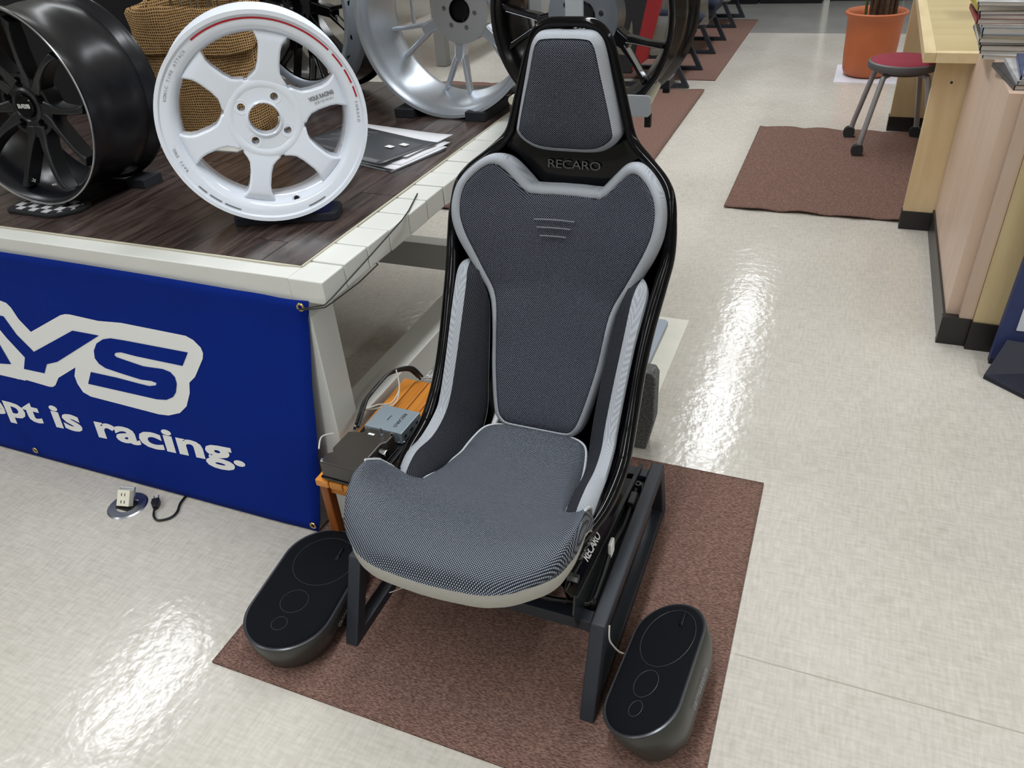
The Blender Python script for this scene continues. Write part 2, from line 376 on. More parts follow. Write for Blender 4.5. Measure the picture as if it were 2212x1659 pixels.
# -- surfaces
YC = [(.25,1.31),(.305,1.325),(.343,1.343),(.382,1.371),(.474,1.435),(.551,1.475),(.60,1.503),(.671,1.528),(.72,1.545),(.80,1.578),(.845,1.590),(.89,1.596)]
def y_back(x, z): return lerp_tab(YC, z) - 1.85*x*x
def y_head(x, z): return 1.585 - 1.1*x*x + .0*(z-1)
def ring_pad(pname, outline, S, M, thick, trim_w, m_pad, m_trim, c2, dome=.012, back=.03, bulge=.010):
    """outline: list of 2D closed; M(a,b,h)->3D with h pushed toward the sitter"""
    N = len(outline); P = [Vector((a, b)) for a, b in outline]
    area = sum(P[i].x*P[(i+1) % N].y - P[(i+1) % N].x*P[i].y for i in range(N))
    if area < 0: P = P[::-1]
    zs_ = [q.y for q in P]; zlo, zhi = min(zs_), max(zs_)
    def inset(d):
        out = []
        for i in range(N):
            t = (P[(i+1) % N]-P[i-1]).normalized(); nn = Vector((-t.y, t.x)); k = 1
            if d > .005: k = .55+.45*min(1, max(0, ((P[i].y-zlo)/(zhi-zlo)-.35)/.35))
            out.append(P[i] + nn*d*k)
        return out
    R = lambda Q, h: [M(q.x, q.y, h) for q in Q]
    def ins2(d, w_):
        out = []
        for i in range(N):
            t = (P[(i+1) % N]-P[i-1]).normalized(); nn = Vector((-t.y, t.x)); k = .4+.6*min(1, max(0, ((P[i].y-zlo)/(zhi-zlo)-.35)/.35))
            out.append(P[i] + nn*(d+w_*k))
        return out
    fb = trim_w-.010
    tr = MB(); tr.grid([R(inset(.001), -back), R(inset(0), -.006), R(inset(.0045), thick*.6), R(ins2(.009, 0), thick*.96), R(ins2(.011, fb*.7), thick+.003), R(ins2(.011, fb), thick-.001)], True)
    pad = MB(); base = ins2(.0105, fb); C = Vector(c2); rows = [R(base, thick-.004)]
    for k, s_ in enumerate((.985, .96, .92, .86, .76, .62, .48, .34, .2, .08)):
        h = thick - .004 + (dome)*(1-s_**4)**.6 + .003
        rows.append([M(C.x+(q.x-C.x)*s_, C.y+(q.y-C.y)*s_, h) for q in base])
    pad.grid(rows, True); n0 = len(pad.v)
    pad.v.append(Vector(M(C.x, C.y, thick-.001+dome))); nn = len(rows)-1
    for j in range(N): pad.f.append((nn*N+j, nn*N+(j+1) % N, n0))
    po = pad.build(pname, m_pad, seat, ang=80); tr.build('trim', m_trim, po, ang=80)
    return po
def sym(half):   # half: list of (w,b) from top centre side to bottom, mirrored into a closed loop
    return [(SX+w_, b) for w_, b in half] + [(SX-w_, b) for w_, b in half[::-1]]
padh = [(.078,.814),(.098,.836),(.128,.868),(.150,.880),(.170,.881),(.190,.873),(.212,.856),(.229,.835),(.238,.808),(.240,.78),(.236,.750),(.223,.712),(.203,.671),(.181,.628),(.160,.589),(.150,.560),(.143,.515),(.137,.462),(.127,.41),(.116,.365),(.106,.338),(.090,.319),(.072,.311),(.045,.307),(.015,.305)]
half = [(v.x, v.y) for v in catmull([(a, b, 0) for a, b in padh], 4)]
half = [(.0, .812), (.026, .812), (.052, .812)] + half
half = [h for h in half]; bp_out = sym(half[1:])
ring_pad('back_pad', bp_out, None, lambda a, b, h: (a, y_back(a-SX, b)-h*.93, b+h*.25), .024, .021, M_pad, M_trim, (SX, .64), dome=.012, back=.028)
headh = [(.0,1.128),(.030,1.128),(.056,1.125),(.070,1.114),(.079,1.095),(.092,1.041),(.104,.99),(.114,.945),(.116,.928),(.108,.912),(.092,.898),(.07,.887),(.04,.882),(.0,.881)]
half = [(v.x, v.y) for v in catmull([(a, b, 0) for a, b in headh], 4)]
ring_pad('headrest_pad', sym(half[1:-1]), None, lambda a, b, h: (a, y_head(a-SX, b)-h, b+h*.05), .018, .0145, M_pad, M_trim, (SX, .99), dome=.014, back=.035)
# -- seat cushion
ZC = [(.76,.402),(.775,.420),(.80,.428),(.85,.424),(.90,.408),(.95,.385),(1.0,.365),(1.1,.335),(1.2,.318),(1.30,.322)]
EW = [(.76,.10),(.773,.135),(.795,.166),(.82,.193),(.85,.213),(.88,.224),(.92,.229),(.96,.228),(1.0,.224),(1.035,.218),(1.06,.214),(1.12,.18),(1.3,.16)]
EZ = [(.76,.402),(.795,.405),(.82,.411),(.85,.425),(.88,.444),(.92,.457),(.96,.455),(1.0,.425),(1.03,.385),(1.045,.345),(1.118,.312),(1.2,.292),(1.30,.318)]
def z_cush(x, y):
    w_ = lerp_tab(EW, y); t = min(1.15, abs(x)/w_); t0 = .35 if y < .9 else min(.55, .35+(y-.9)*2.5); g = max(0, (t-t0)/(1-t0))**2.2
    if y > 1.045: g = max(0, (t-.5)/.5)**2
    return lerp_tab(ZC, y) + (lerp_tab(EZ, y)-lerp_tab(ZC, y))*min(g, 1.15)
cuh = [(.0,.760),(.06,.762),(.10,.766),(.132,.776),(.163,.795),(.19,.820),(.211,.848),(.222,.88),(.228,.92),(.227,.96),(.224,.995),(.220,1.022),(.208,1.036),(.185,1.036),(.166,1.040),(.158,1.06),(.154,1.118),(.146,1.19),(.137,1.245),(.126,1.28),(.110,1.296),(.085,1.305),(.05,1.308),(.0,1.31)]
half = [(v.x, v.y) for v in catmull([(a, b, 0) for a, b in cuh], 4)]
outl = sym(half[1:-1]); N = len(outl)
P = [Vector(q) for q in outl]
if sum(P[i].x*P[(i+1) % N].y - P[(i+1) % N].x*P[i].y for i in range(N)) < 0: P = P[::-1]
def cin(d):
    o_ = []
    for i in range(N):
        t = (P[(i+1) % N]-P[i-1]).normalized(); o_.append(P[i]+Vector((-t.y, t.x))*d)
    return o_
def CR(Q, h, hz=None): return [(q.x, q.y, z_cush(q.x-SX, q.y)+h) for q in Q]
def drop(q):
    if q.y > 1.036 or abs(q.x-SX) < .17 and q.y > 1.0: return 0.
    t = max(0, min(1, (q.y-.79)/.13)); return .050*t*t*(3-2*t)
pd = MB(); C = Vector((SX, .97))
o1 = cin(-.004); o2 = cin(-.001)
rows = [[(b.x, b.y, z_cush(a.x-SX, a.y)-.007-drop(a)) for a, b in zip(P, o2)], [(b.x, b.y, z_cush(a.x-SX, a.y)-.004-drop(a)*.5) for a, b in zip(P, o1)], CR(P, -.001), CR(cin(.004), .003)]
base = cin(.009)
for s_ in (1, .97, .93, .88, .82, .75, .66, .56, .45, .33, .2, .08):
    rows.append([(C.x+(q.x-C.x)*s_, C.y+(q.y-C.y)*s_, z_cush((q.x-C.x)*s_, C.y+(q.y-C.y)*s_)+.006+.006*(1-s_**3)) for q in base])
pd.grid(rows, True); n0 = len(pd.v); pd.v.append(Vector((C.x, C.y, z_cush(0, C.y)+.012)))
for j in range(N): pd.f.append(((len(rows)-1)*N+j, (len(rows)-1)*N+(j+1) % N, n0))
cush = pd.build('seat_cushion', M_cush, seat, ang=80)
bd = MB(); rr_ = [[], [], [], []]
for q, qo in zip(P, o2):
    k = 1 if q.y < .83 else max(.15, 1-(q.y-.83)/.20)
    z = z_cush(q.x-SX, q.y)-drop(q)
    rr_[0].append((qo.x, qo.y, z-.006)); rr_[1].append((qo.x, qo.y, z-.010)); rr_[2].append((q.x, q.y, z-.036*k-.004))
ci = cin(.010)
rr_[3] = [(c_.x, c_.y, p_[2]-.006) for c_, p_ in zip(ci, rr_[2])]
bd.grid(rr_, True); bd.build('border', M_trimC, cush, label='off-white fabric border', ang=80)
M_pip = mat('piping_white', (190, 194, 198), .6)
rear = [q for q in P if q.y > .955]
k0 = max(range(len(rear)), key=lambda i: (rear[i]-rear[i-1]).length); rear = rear[k0:]+rear[:k0]
MB().tube([(q.x, q.y, z_cush(q.x-SX, q.y)+.001) for q in rear], .0028, 6).build('piping', M_pip, cush)
# -- side bolsters
OUT = [(.203,1.450,.668),(.214,1.433,.664),(.219,1.412,.643),(.212,1.351,.574),(.208,1.298,.499),(.206,1.245,.425),(.208,1.213,.395),(.211,1.147,.376),(.214,1.089,.378),(.212,1.045,.362),(.205,1.018,.345)]
INN = [(.198,1.448,.664),(.194,1.420,.655),(.190,1.398,.630),(.187,1.357,.572),(.183,1.300,.495),(.181,1.247,.425),(.184,1.207,.390),(.186,1.151,.378),(.188,1.084,.388),(.186,1.030,.374),(.186,1.008,.345)]
REA = [(.188,1.446,.650),(.172,1.443,.615),(.154,1.435,.570),(.143,1.395,.490),(.135,1.352,.402),(.131,1.322,.335),(.137,1.270,.290),(.148,1.203,.290),(.153,1.118,.312),(.162,1.050,.332),(.178,1.010,.335)]
for sgn in (-1, 1):
    o_, i_, r_ = [catmull(q, 4) for q in (OUT, INN, REA)]
    mk = lambda Q, dx=0, dy=0, dz=0: [Vector((SX+sgn*(p.x+dx), p.y+dy, p.z+dz)) for p in Q]
    wl = [Vector((SX+sgn*(min(p.x+.016, .236)), p.y+.012, p.z-.030)) for p in o_]
    mid = [Vector((SX+sgn*((a.x+b.x)/2-.014), (a.y+b.y)/2, (a.z+b.z)/2)) for a, b in zip(i_, r_)]
    q1 = [Vector((SX+sgn*(a.x*.8+b.x*.2-.007), a.y*.8+b.y*.2, a.z*.8+b.z*.2)) for a, b in zip(i_, r_)]
    q3 = [Vector((SX+sgn*(a.x*.15+b.x*.85-.008), a.y*.15+b.y*.85, a.z*.15+b.z*.85)) for a, b in zip(i_, r_)]
    bk = mk(r_, .016, .006, -.006)
    top = [a.lerp(b, .5)+Vector((0, -.003, .003)) for a, b in zip(mk(o_), mk(i_))]
    b0 = MB().grid([mk(i_), q1, mid, q3, mk(r_), bk]).build('side_bolster', M_bol, seat, ang=80)
    MB().grid([mk(o_, .003, .004, -.010), mk(o_), top, mk(i_), mk(i_, .004, .003, -.004)]).build('trim', M_trimS, b0, ang=50)
    MB().grid([wl, mk(o_, .0035, .003, -.006)]).build('side_wall', M_shell, b0, ang=80)
    MB().tube([p for p in mk(r_, .002)], .0026, 6).build('piping', MATS['piping_white'], b0)
# -- lettering on the shell, pressed stripes on the pad
def put(mb, M): return mb.xf(M)
for nm, ol, mm, dz in (('lettering', 0, M_steel, 0), ):
    tm = text_mesh('RECARO', .0265, .001, 1.25, outline=-.0002, spacing=.95)
    put(tm, basis((SX+.004, 1.5985, .848), (1, 0, 0), (0, .20, 1))).build('lettering', mat('badge_metal', (120, 122, 126), .25, .9), seat, smooth=False)
st = MB()
for z, w_ in ((.749, .047), (.733, .039), (.716, .030)):
    st.tube([(SX+x*w_-.014, y_back(x*w_-.014, z)-.044, z+.004) for x in [k/8 for k in range(-8, 9)]], .0017, 6)
st.build('pressed_stripe', mat('stripe_grey', (112, 114, 122), .6), seat)
# -- stand: two trapezoid side hoops and cross bars
def bar(mb, a, b, w_, up=(1, 0, 0)):
    a, b = Vector(a), Vector(b); t = (b-a).normalized(); s1 = Vector(up); s1 = (s1-t*s1.dot(t)).normalized(); s2 = t.cross(s1); h = w_/2 if isinstance(w_, (int, float)) else None
    hx, hy = (h, h) if h else (w_[0]/2, w_[1]/2)
    vs = []
    for p in (a, b):
        for sx, sy in ((-1, -1), (1, -1), (1, 1), (-1, 1)): vs.append(p+s1*hx*sx+s2*hy*sy)
    return mb.add(vs, [(0, 3, 2, 1), (4, 5, 6, 7), (0, 1, 5, 4), (1, 2, 6, 5), (2, 3, 7, 6), (3, 0, 4, 7)])
def hoop(x, y0b, y1b, y0t, y1t, zt, w_=.030, ax=1):
    """mitred square tube trapezoid in the plane x = const"""
    h = w_/2
    o4 = [(y0b, 0), (y1b, 0), (y1t, zt), (y0t, zt)]
    sl0 = (y0t-y0b)/zt; sl1 = (y1b-y1t)/zt
    i4 = [(y0b+w_*1.06+sl0*w_, w_), (y1b-w_*1.06-sl1*w_, w_), (y1t-w_*1.06+sl1*w_, zt-w_), (y0t+w_*1.06-sl0*w_, zt-w_)]
    mb = MB(); vs = []
    for xx in (x-h, x+h): vs += [(xx, a, b) for a, b in o4] + [(xx, a, b) for a, b in i4]
    fs = []
    for k in range(4):
        k2 = (k+1) % 4
        fs += [(k, k2, 4+k2, 4+k), (8+k, 8+k2, 12+k2, 12+k), (k, k2, 8+k2, 8+k), (4+k, 4+k2, 12+k2, 12+k)]
    return mb.add([(a, b, max(c, .0065)) for a, b, c in vs], fs)
FZ = .205
for x in (-.818, -.277):
    hoop(x, .838, 1.475, .918, 1.415, FZ).build('side_frame', M_frame, seat, bevel=.003, smooth=False)
for y, z in ((.935, FZ-.018), (1.375, FZ-.018)):
    MB().box((-.803, y-.014, z-.015), (-.292, y+.015, z+.015)).build('cross_bar', M_frame, seat, bevel=.002, smooth=False)
for x, s_ in ((-.318, 1), (-.762, -1)):
    rl = MB()
    poly = [(.91, .19), (1.40, .19), (1.40, .203), (.90, .292), (.89, .25)]
    rl.prism(poly, .004*s_, 0, x)
    bar(rl, (x+.004*s_, .90, .291), (x+.004*s_, 1.40, .204), (.010, .004))
    pr_ = rl.build('seat_rail', mat('rail_black', (30, 32, 34), .28), seat, bevel=.001, smooth=False)
    MB().box((min(x-.036*s_, x), .95, .190), (max(x-.036*s_, x), 1.35, .196)).build('runner', M_frame, pr_, smooth=False)
    mp_ = MB(); mp_.prism([(.90, .275), (1.30, .225), (1.27, .30), (1.15, .35), (1.0, .375), (.92, .36), (.885, .32)], .003*s_, 0, x-.014*s_)
    mp_.build('bracket', M_shell, pr_, bevel=.001, smooth=False)
    for y in (.93, 1.24):
        MB().cyl((x-.014*s_, y, .305), .009, .014*s_, 0, 6).build('bolt', M_steel, pr_, smooth=False)
lp = MB(); vs_ = [(-.318, .895, .294), (-.318, 1.25, .232), (-.350, 1.25, .267), (-.350, .895, .330)]
lp.add(vs_ + [(a-.002, b, c-.002) for a, b, c in vs_], [(0, 1, 2, 3), (7, 6, 5, 4), (0, 4, 5, 1), (1, 5, 6, 2), (2, 6, 7, 3), (3, 7, 4, 0)]).build('slanted_plate', M_shell, seat, smooth=False)
tm = text_mesh('RECARO', .024, .0004, 1.05, spacing=.9, outline=.0004)
put(tm, basis((-.3255, 1.040, .2800), (0, 1, -.178), (-.70, 0, .72))).build('lettering', M_text_w, seat, smooth=False, label='white lettering on the side bracket')
for x, y in ((-.303, 1.325), (-.303, .965), (-.78, .96)):
    MB().lathe([(.004, .004), (.0085, .004), (.0085, .022), (.004, .022)], 12, 2, (x, y, .188), True).build('spacer', M_black, seat)
MB().box((-.345, .952, .180), (-.2925, 1.358, .189)).build('channel_plate', M_frame, seat, smooth=False)
cb = MB(); cb.tube(catmull([(-.305, 1.31, .205), (-.302, 1.25, .202), (-.300, 1.18, .208), (-.300, 1.10, .235), (-.300, 1.02, .215), (-.305, .965, .205), (-.335, .945, .22), (-.40, .93, .23), (-.46, .945, .25)], 8), .005, 8)
cb.build('wiring', M_cable, seat)
MB().box((-.302, 1.07, .225), (-.294, 1.094, .262)).build('cable_tag', M_text_w, seat, bevel=.002, label='white paper cable tag')
MB().box((-.311, 1.25, .196), (-.294, 1.29, .216)).build('connector', M_black, seat, bevel=.002)

# ============================================================ SPEAKERS
M_grille = mat('speaker_cloth', (13, 14, 19), .9, spec=.15, bump=(1500, .3))
M_cab = mat('speaker_cabinet', (62, 62, 58), .38, .35)
def stadium(w_, l_, n=24):
    r_ = w_/2; h = l_/2-r_; out = []
    for k in range(n+1): t = pi*k/n; out.append((r_*cos(t), h+r_*sin(t)))
    for k in range(n+1): t = pi+pi*k/n; out.append((r_*cos(t), -h+r_*sin(t)))
    return out
def speaker(M, label, w_, l_, h_, badge_y, bz=1):
    t = thing('car_speaker', label, 'speaker', M=M, group=None)
    S0 = stadium(w_, l_)
    def ring(s_, z, d=0):
        return [M @ Vector((a*(1-s_/(w_/2)), b*(1-s_/(l_/2)), z)) for a, b in S0]
    cab = MB(); cab.grid([ring(.030, 0), ring(.017, .012), ring(.006, .045), ring(.001, h_-.03), ring(0, h_-.004), ring(.003, h_)], True)
    nS = len(S0); cab.f.append(tuple(range(nS))); cab.f.append(tuple(range(5*nS, 6*nS)))
    c = cab.build('cabinet', M_cab, t, ang=50); M_rimd = mat('rim_dark_metal', (96, 98, 102), .3, .8)
    MB().grid([ring(.0005, h_-.004), ring(-.0005, h_-.001), ring(.002, h_+.001), ring(.0055, h_+.0002)], True).build('rim', M_rimd, t)
    g = MB(); g.grid([ring(.004, h_-.002), ring(.007, h_+.003), ring(.013, h_+.006), ring(.03, h_+.0075), ring(.06, h_+.008)], True)
    g.f.append(tuple(range(4*nS, 5*nS))); gr = g.build('grille', M_grille, t, ang=60)
    bd_ = MB(); bd_.box((-.004, -.018, 0), (.004, .018, .003))
    bd_.xf(M @ Matrix.Translation((w_*.18, badge_y, h_+.0075))).build('badge', M_blackg, gr, bevel=.002)
    tb = text_mesh('carrozzeria', .0062, .0003, 1); tb.xf(M @ Matrix.Translation((w_*.18, badge_y, h_+.0113)) @ Matrix.Rotation(pi/2, 4, 'Z')).build('badge_lettering', M_steel, gr, smooth=False)
    for cx_, cy_, rr in ((0.0, -.055*l_/.36, .031), (-.002, -.118*l_/.36, .017), (.01, .07*l_/.36, .072)):
        ring_ = MB(); ring_.tube([M @ Vector((cx_+rr*cos(k/32*2*pi)*min(1, w_/.2), cy_+rr*sin(k/32*2*pi), h_+.0078)) for k in range(32)], .0006, 5, True)
        ring_.build('driver_ring', mat('driver_ring_grey', (58, 58, 62), .4), gr)
    tx = text_mesh('carrozzeria', .021, .0003, 1.0)
    tx.xf(M @ basis((w_/2-.0002, -.01, h_*.55), (0, 1, 0), (0, 0, 1))).build('side_lettering', M_text_g, t, smooth=False)
    return t
speaker(Matrix.Translation((-.945, .888, .007)) @ Matrix.Rotation(radians(6), 4, 'Z'), 'oval dark grey box speaker with chrome rim lying flat left of the seat', .198, .349, .095, .095)
MR = Matrix.Translation((-.165, .928, .1195)) @ Matrix.Rotation(radians(-3.8), 4, 'Z') @ Matrix.Rotation(radians(-26), 4, 'Y') @ Matrix.Translation((0, 0, -.098))
speaker(MR, 'oval dark grey box speaker tilted up on one edge right of the seat stand', .158, .322, .098, .11, 0)
cw = MB(); cw.tube(catmull([(-.259, .935, .19), (-.256, .925, .165), (-.250, .93, .140), (-.241, .952, .095), (-.228, .985, .05)], 8), .0018, 6)
tag(cw.build('speaker_wire', M_cablew), 'thin white wire from the seat stand to the tilted speaker', 'cable')
cw = MB(); cw.tube(catmull([(-.845, .95, .03), (-.80, .99, .02), (-.74, 1.03, .05), (-.72, 1.06, .12), (-.70, 1.08, .19)], 8), .0012, 6)
tag(cw.build('speaker_wire', M_cablew), 'thin white wire from the flat speaker up under the seat', 'cable')

# ============================================================ WOODEN BENCH AND CONTROL BOXES
M_pine = wood('orange_pine', (196, 118, 38), (214, 142, 60), 'Y', 4, .35)
bench = thing('slatted_bench', 'low orange pine slatted bench between the seat and the white table', 'bench', (-.915, 1.26, 0))
bx0 = -.990; sw = .0375
for i in range(4):
    MB().box((bx0+i*sw+.0012, 1.045, .252), (bx0+(i+1)*sw-.0012, 1.478, .272)).build('slat', M_pine, bench, bevel=.003, smooth=False)
for y in (1.062, 1.44):
    MB().box((bx0+.015, y, .222), (bx0+4*sw-.012, y+.02, .252)).build('apron', M_pine, bench, bevel=.001, smooth=False)
for x in (bx0+.004, bx0+4*sw-.026):
    for y in (1.052, 1.445):
        MB().box((x, y, .0065), (x+.022, y+.024, .25)).build('leg', wood('dark_pine', (120, 62, 20), (150, 84, 34), 'Z'), bench, bevel=.002, smooth=False)
for x in (bx0+.01, bx0+4*sw-.022): MB().box((x, 1.07, .07), (x+.012, 1.45, .09)).build('stretcher', MATS['dark_pine'], bench, smooth=False)
tray = tag(MB().box((-.975, 1.064, .272), (-.838, 1.325, .281)).build('black_tray', M_black, bevel=.002, smooth=False), 'thin black board under the two control boxes on the bench', 'tray')
amp = thing('control_unit', 'silver metal control unit with three sockets on the bench', 'electronics', (-.895, 1.255, .281), radians(-2))
Mx = W[amp.name]
MB().box((-.052, -.045, .003), (.052, .045, .034)).xf(Mx).build('case', mat('pale_alloy', (168, 182, 192), .35, .5), amp, bevel=.0012, smooth=False)
put(text_mesh('RECARO', .013, .0002, 1.1), Mx @ Matrix.Translation((.022, 0, .0345)) @ Matrix.Rotation(-pi/2, 4, 'Z')).build('lettering', M_text_d, amp, smooth=False)
put(text_mesh('Pioneer', .006, .0002, 1.1), Mx @ Matrix.Translation((-.008, 0, .0345)) @ Matrix.Rotation(-pi/2, 4, 'Z')).build('lettering', M_text_d, amp, smooth=False)
for yy in (-.030, .024): MB().cyl((.0515, yy, .018), .0045, .002, 0, 14).xf(Mx).build('socket', M_black, amp)
MB().box((.0515, -.008, .015), (.0535, .004, .020)).xf(Mx).build('socket', M_black, amp)
for xx, yy in ((.052, -.04), (.052, .038), (-.02, -.0455), (.04, -.0455)): MB().lathe([(1e-4, .004), (.003, .003), (.0035, 0)], 10, 2, (xx, yy, .004)).xf(Mx).build('screw', M_chrome, amp)
for xx in (-.045, .045):
    for yy in (-.038, .038): MB().cyl((xx, yy, 0), .004, .003, 2, 8).xf(Mx).build('foot', M_black, amp)
ctl = thing('junction_box', 'smoked black junction box with two chrome knobs and a toggle on the bench', 'electronics', (-.907, 1.118, .281), radians(-2))
Mx = W[ctl.name]
M_smoke = mat('smoked_plastic', (58, 54, 50), .3)
MB().prism([(-.055, -.072), (.055, -.072), (.055, -.03), (.045, -.02), (.045, .03), (.055, .04), (.055, .072), (-.02, .072), (-.02, .055), (-.055, .045), (-.055, -.02), (-.045, -.03), (-.055, -.04)], .044, 2, .004).xf(Mx).build('case', M_smoke, ctl, bevel=.003, smooth=False)
MB().box((-.058, -.075, 0), (.058, .075, .006)).xf(Mx).build('base', M_blackg, ctl, bevel=.001, smooth=False)
for yy in (-.012, .018):
    MB().lathe([(1e-4, 0), (.0085, 0), (.0085, .016), (.0075, .018), (1e-4, .018)], 20, 0, (.048, yy, .034)).xf(Mx).build('knob', M_chrome, ctl)
MB().lathe([(.0065, 0), (.0065, .004), (.003, .004), (.0022, .02), (1e-4, .0205)], 14, 2, (.03, .058, .048)).xf(Mx).build('toggle_switch', M_steel, ctl)
MB().box((-.004, .05, .0482), (.012, .056, .0486)).xf(Mx).build('label_strip', M_text_w, ctl, smooth=False)
for xx, yy in ((-.05, -.067), (.05, -.067), (.05, .067), (-.015, .067)):
    MB().lathe([(1e-4, .006), (.0035, .005), (.0045, 0)], 10, 2, (xx, yy, .048)).xf(Mx).build('screw', M_chrome, ctl)
hn = thing('wire_harness', 'bundle of black and white wires looping over the bench top', 'cable', (-.965, 1.40, .272))
base_p = [(-.955, 1.19, .325), (-.972, 1.24, .325), (-.985, 1.29, .330), (-.985, 1.34, .335), (-.978, 1.39, .342), (-.965, 1.43, .335), (-.95, 1.46, .318), (-.94, 1.478, .282)]
for k in range(3):
    a = k*2.1
    MB().tube(catmull([(x+.005*cos(a+i*.5), y+.005*sin(a+i*.8), z+.004*sin(a+i)) for i, (x, y, z) in enumerate(base_p)], 8), .0036, 7).build('cable', M_cable, hn)
for k in range(2):
    MB().tube(catmull([(-.958+.006*k, 1.19, .325), (-.982+.004*k, 1.25, .318), (-.965, 1.30, .300+.01*k), (-.940-.01*k, 1.34, .292), (-.945, 1.38, .312), (-.962, 1.405, .35)], 8), .0018, 6).build('wire', M_cablew, hn)
MB().tube(catmull([(-.985, 1.08, .335), (-.995, 1.11, .345), (-.985, 1.14, .335)], 6), .0018, 6).build('wire', M_cablew, hn)

# ============================================================ DISPLAY TABLE
TZ = .72
tbl = thing('display_table', 'white painted timber table with slatted right end carrying the wheels', 'table', (-2.2, 1.95, 0))
TX = -.946; TXL = -3.4; TY0 = 1.172; TYB = 2.76
MB().box((TXL, TY0, TZ-.058), (TX-.088, TY0+.088, TZ-.004)).build('front_rail', M_white, tbl, bevel=.002, smooth=False)
y = TY0; i = 0
while y < TYB-.05:
    w_ = .088 if i == 0 else .097
    dz = random.uniform(-.0015, .0015)
    xl = TX-.13 if i else TX-.0885
    MB().box((xl, y, TZ-.058+dz), (TX+random.uniform(-.002, .002), y+w_-.004, TZ-.004+dz)).build('plank', M_white, tbl, bevel=.003, smooth=False)
    y += w_; i += 1
MB().box((TXL, TY0+.0885, TZ-.03), (TX-.131, TYB-.005, TZ-.005)).build('top_board', M_white, tbl, smooth=False)
LX = -1.000
for x0, y0 in ((LX-.095, TY0+.004), (LX-.095, TYB-.10), (TXL+.05, TY0+.004), (TXL+.05, TYB-.10)):
    MB().box((x0, y0, .0065), (x0+.095, y0+.085, TZ-.058)).build('leg', M_white, tbl, bevel=.002, smooth=False)
MB().box((LX-.092, TY0+.089, .195), (LX, TYB-.10, .285)).build('stretcher', M_white, tbl, bevel=.002, smooth=False)
MB().box((TXL+.14, 2.28, .175), (LX-.093, 2.34, .275)).build('stretcher', M_white, tbl, bevel=.002, smooth=False)
MB().box((TXL+.14, TY0+.01, TZ-.12), (LX-.1, TY0+.05, TZ-.059)).build('apron', M_white, tbl, smooth=False)
# vinyl plank sheet laid on the table
sheet = thing('vinyl_plank_sheet', 'dark brown wood-plank vinyl sheet laid over the white table', 'flooring sheet', (-2.2, 1.95, TZ))
SXR = -1.030; SY0 = 1.222; SYB = 2.74; SXL = -3.38
M_backing = mat('vinyl_backing', (196, 190, 172), .5)
MB().prism([(SXL, SY0), (SXR-.055, SY0-.004), (SXR-.006, SY0+.001), (SXR, SY0+.006), (SXR, SYB), (SXL, SYB)], .0035, 2, TZ-.0038).build('backing', M_backing, sheet, smooth=False)
MB().box((SXL+.003, SY0+.008, TZ-.0004), (SXR-.004, SYB-.003, TZ-.0001)).build('underlay', M_black, sheet, smooth=False)
M_plank = wood('dark_plank', (44, 34, 31), (86, 72, 67), 'Y', 5, .27, 10)
pw = .103; xr = SXR-.003; i = 0
meshcache = {}
while xr > SXL+.02:
    xl = max(xr-pw, SXL+.002); y = SY0+.0015
    offs = [.42, .10, .62, .30, .75, .20, .55][i % 7]; y2 = SY0+offs
    while y < SYB-.01:
        y2 = min(y2, SYB-.002)
        MB().box((xl+.0010, y+.0010, TZ-.0005), (xr-.0010, y2-.0010, TZ+.0010)).build('plank', M_plank, sheet, smooth=False)
        y = y2; y2 = y+.74
    xr -= pw; i += 1
# table edge cord
# ============================================================ BANNER
M_ban = mat('banner_blue', (4, 36, 124), .85, spec=.12, var=(5, .06), bump=(7, .25, .02))
def y_ban(x, z):
    return 1.112 + .052*min(1, z/.60) - .003*math.exp(-((x+1.6)/.5)**2)*0
ban = thing('banner', 'blue cloth banner with white lettering hung along the table front', 'banner', (-1.9, 1.16, .35))
BN = 60; rows = []
def ban_r(z):   # right edge x at height z
    return lerp_tab([(.0, -1.090), (.05, -1.075), (.2, -1.050), (.35, -1.030), (.45, -1.022), (.55, -1.010), (.62, -1.003), (.655, -.992), (.675, -.990)], z)
def ban_top(x): return .668 + .004*sin(x*3) + max(0, -(x+1.0))*.010
for j in range(31):
    v = j/30; row = []
    for i in range(BN+1):
        z = .006 + v*(.668-.006); xr_ = ban_r(z); x = -3.2 + (xr_+3.2)*i/BN
        e = max(0, (x+1.28)/.3)**2
        yy = y_ban(x, z) - .004*e*sin(x*40+z*9) + .006*e*sin(z*12+1)
        zz = z + (ban_top(x)-.668)*v
        row.append((x, yy, zz))
    rows.append(row)
MB().grid(rows).build('cloth', M_ban, ban, solid=.0015, ang=80)
c_ = .4099
cl_white = [(-1.985,.628)]
def ban_poly(poly, name, off, m):
    """poly: list of (x,z) in metres on the cloth"""
    pts = [Vector((a, 0, b)) for a, b in poly]
    bm = bmesh.new(); vs = [bm.verts.new(p) for p in pts]
    for i in range(len(vs)): bm.edges.new((vs[i], vs[(i+1) % len(vs)]))
    bmesh.ops.triangle_fill(bm, use_beauty=True, edges=bm.edges[:])
    bm.verts.index_update(); mb = MB()
    mb.v = [Vector((v.co.x, y_ban(v.co.x, v.co.z)-off, v.co.z)) for v in bm.verts]; mb.f = [tuple(v.index for v in q.verts) for q in bm.faces]; bm.free()
    return mb.build(name, m, ban, smooth=False)
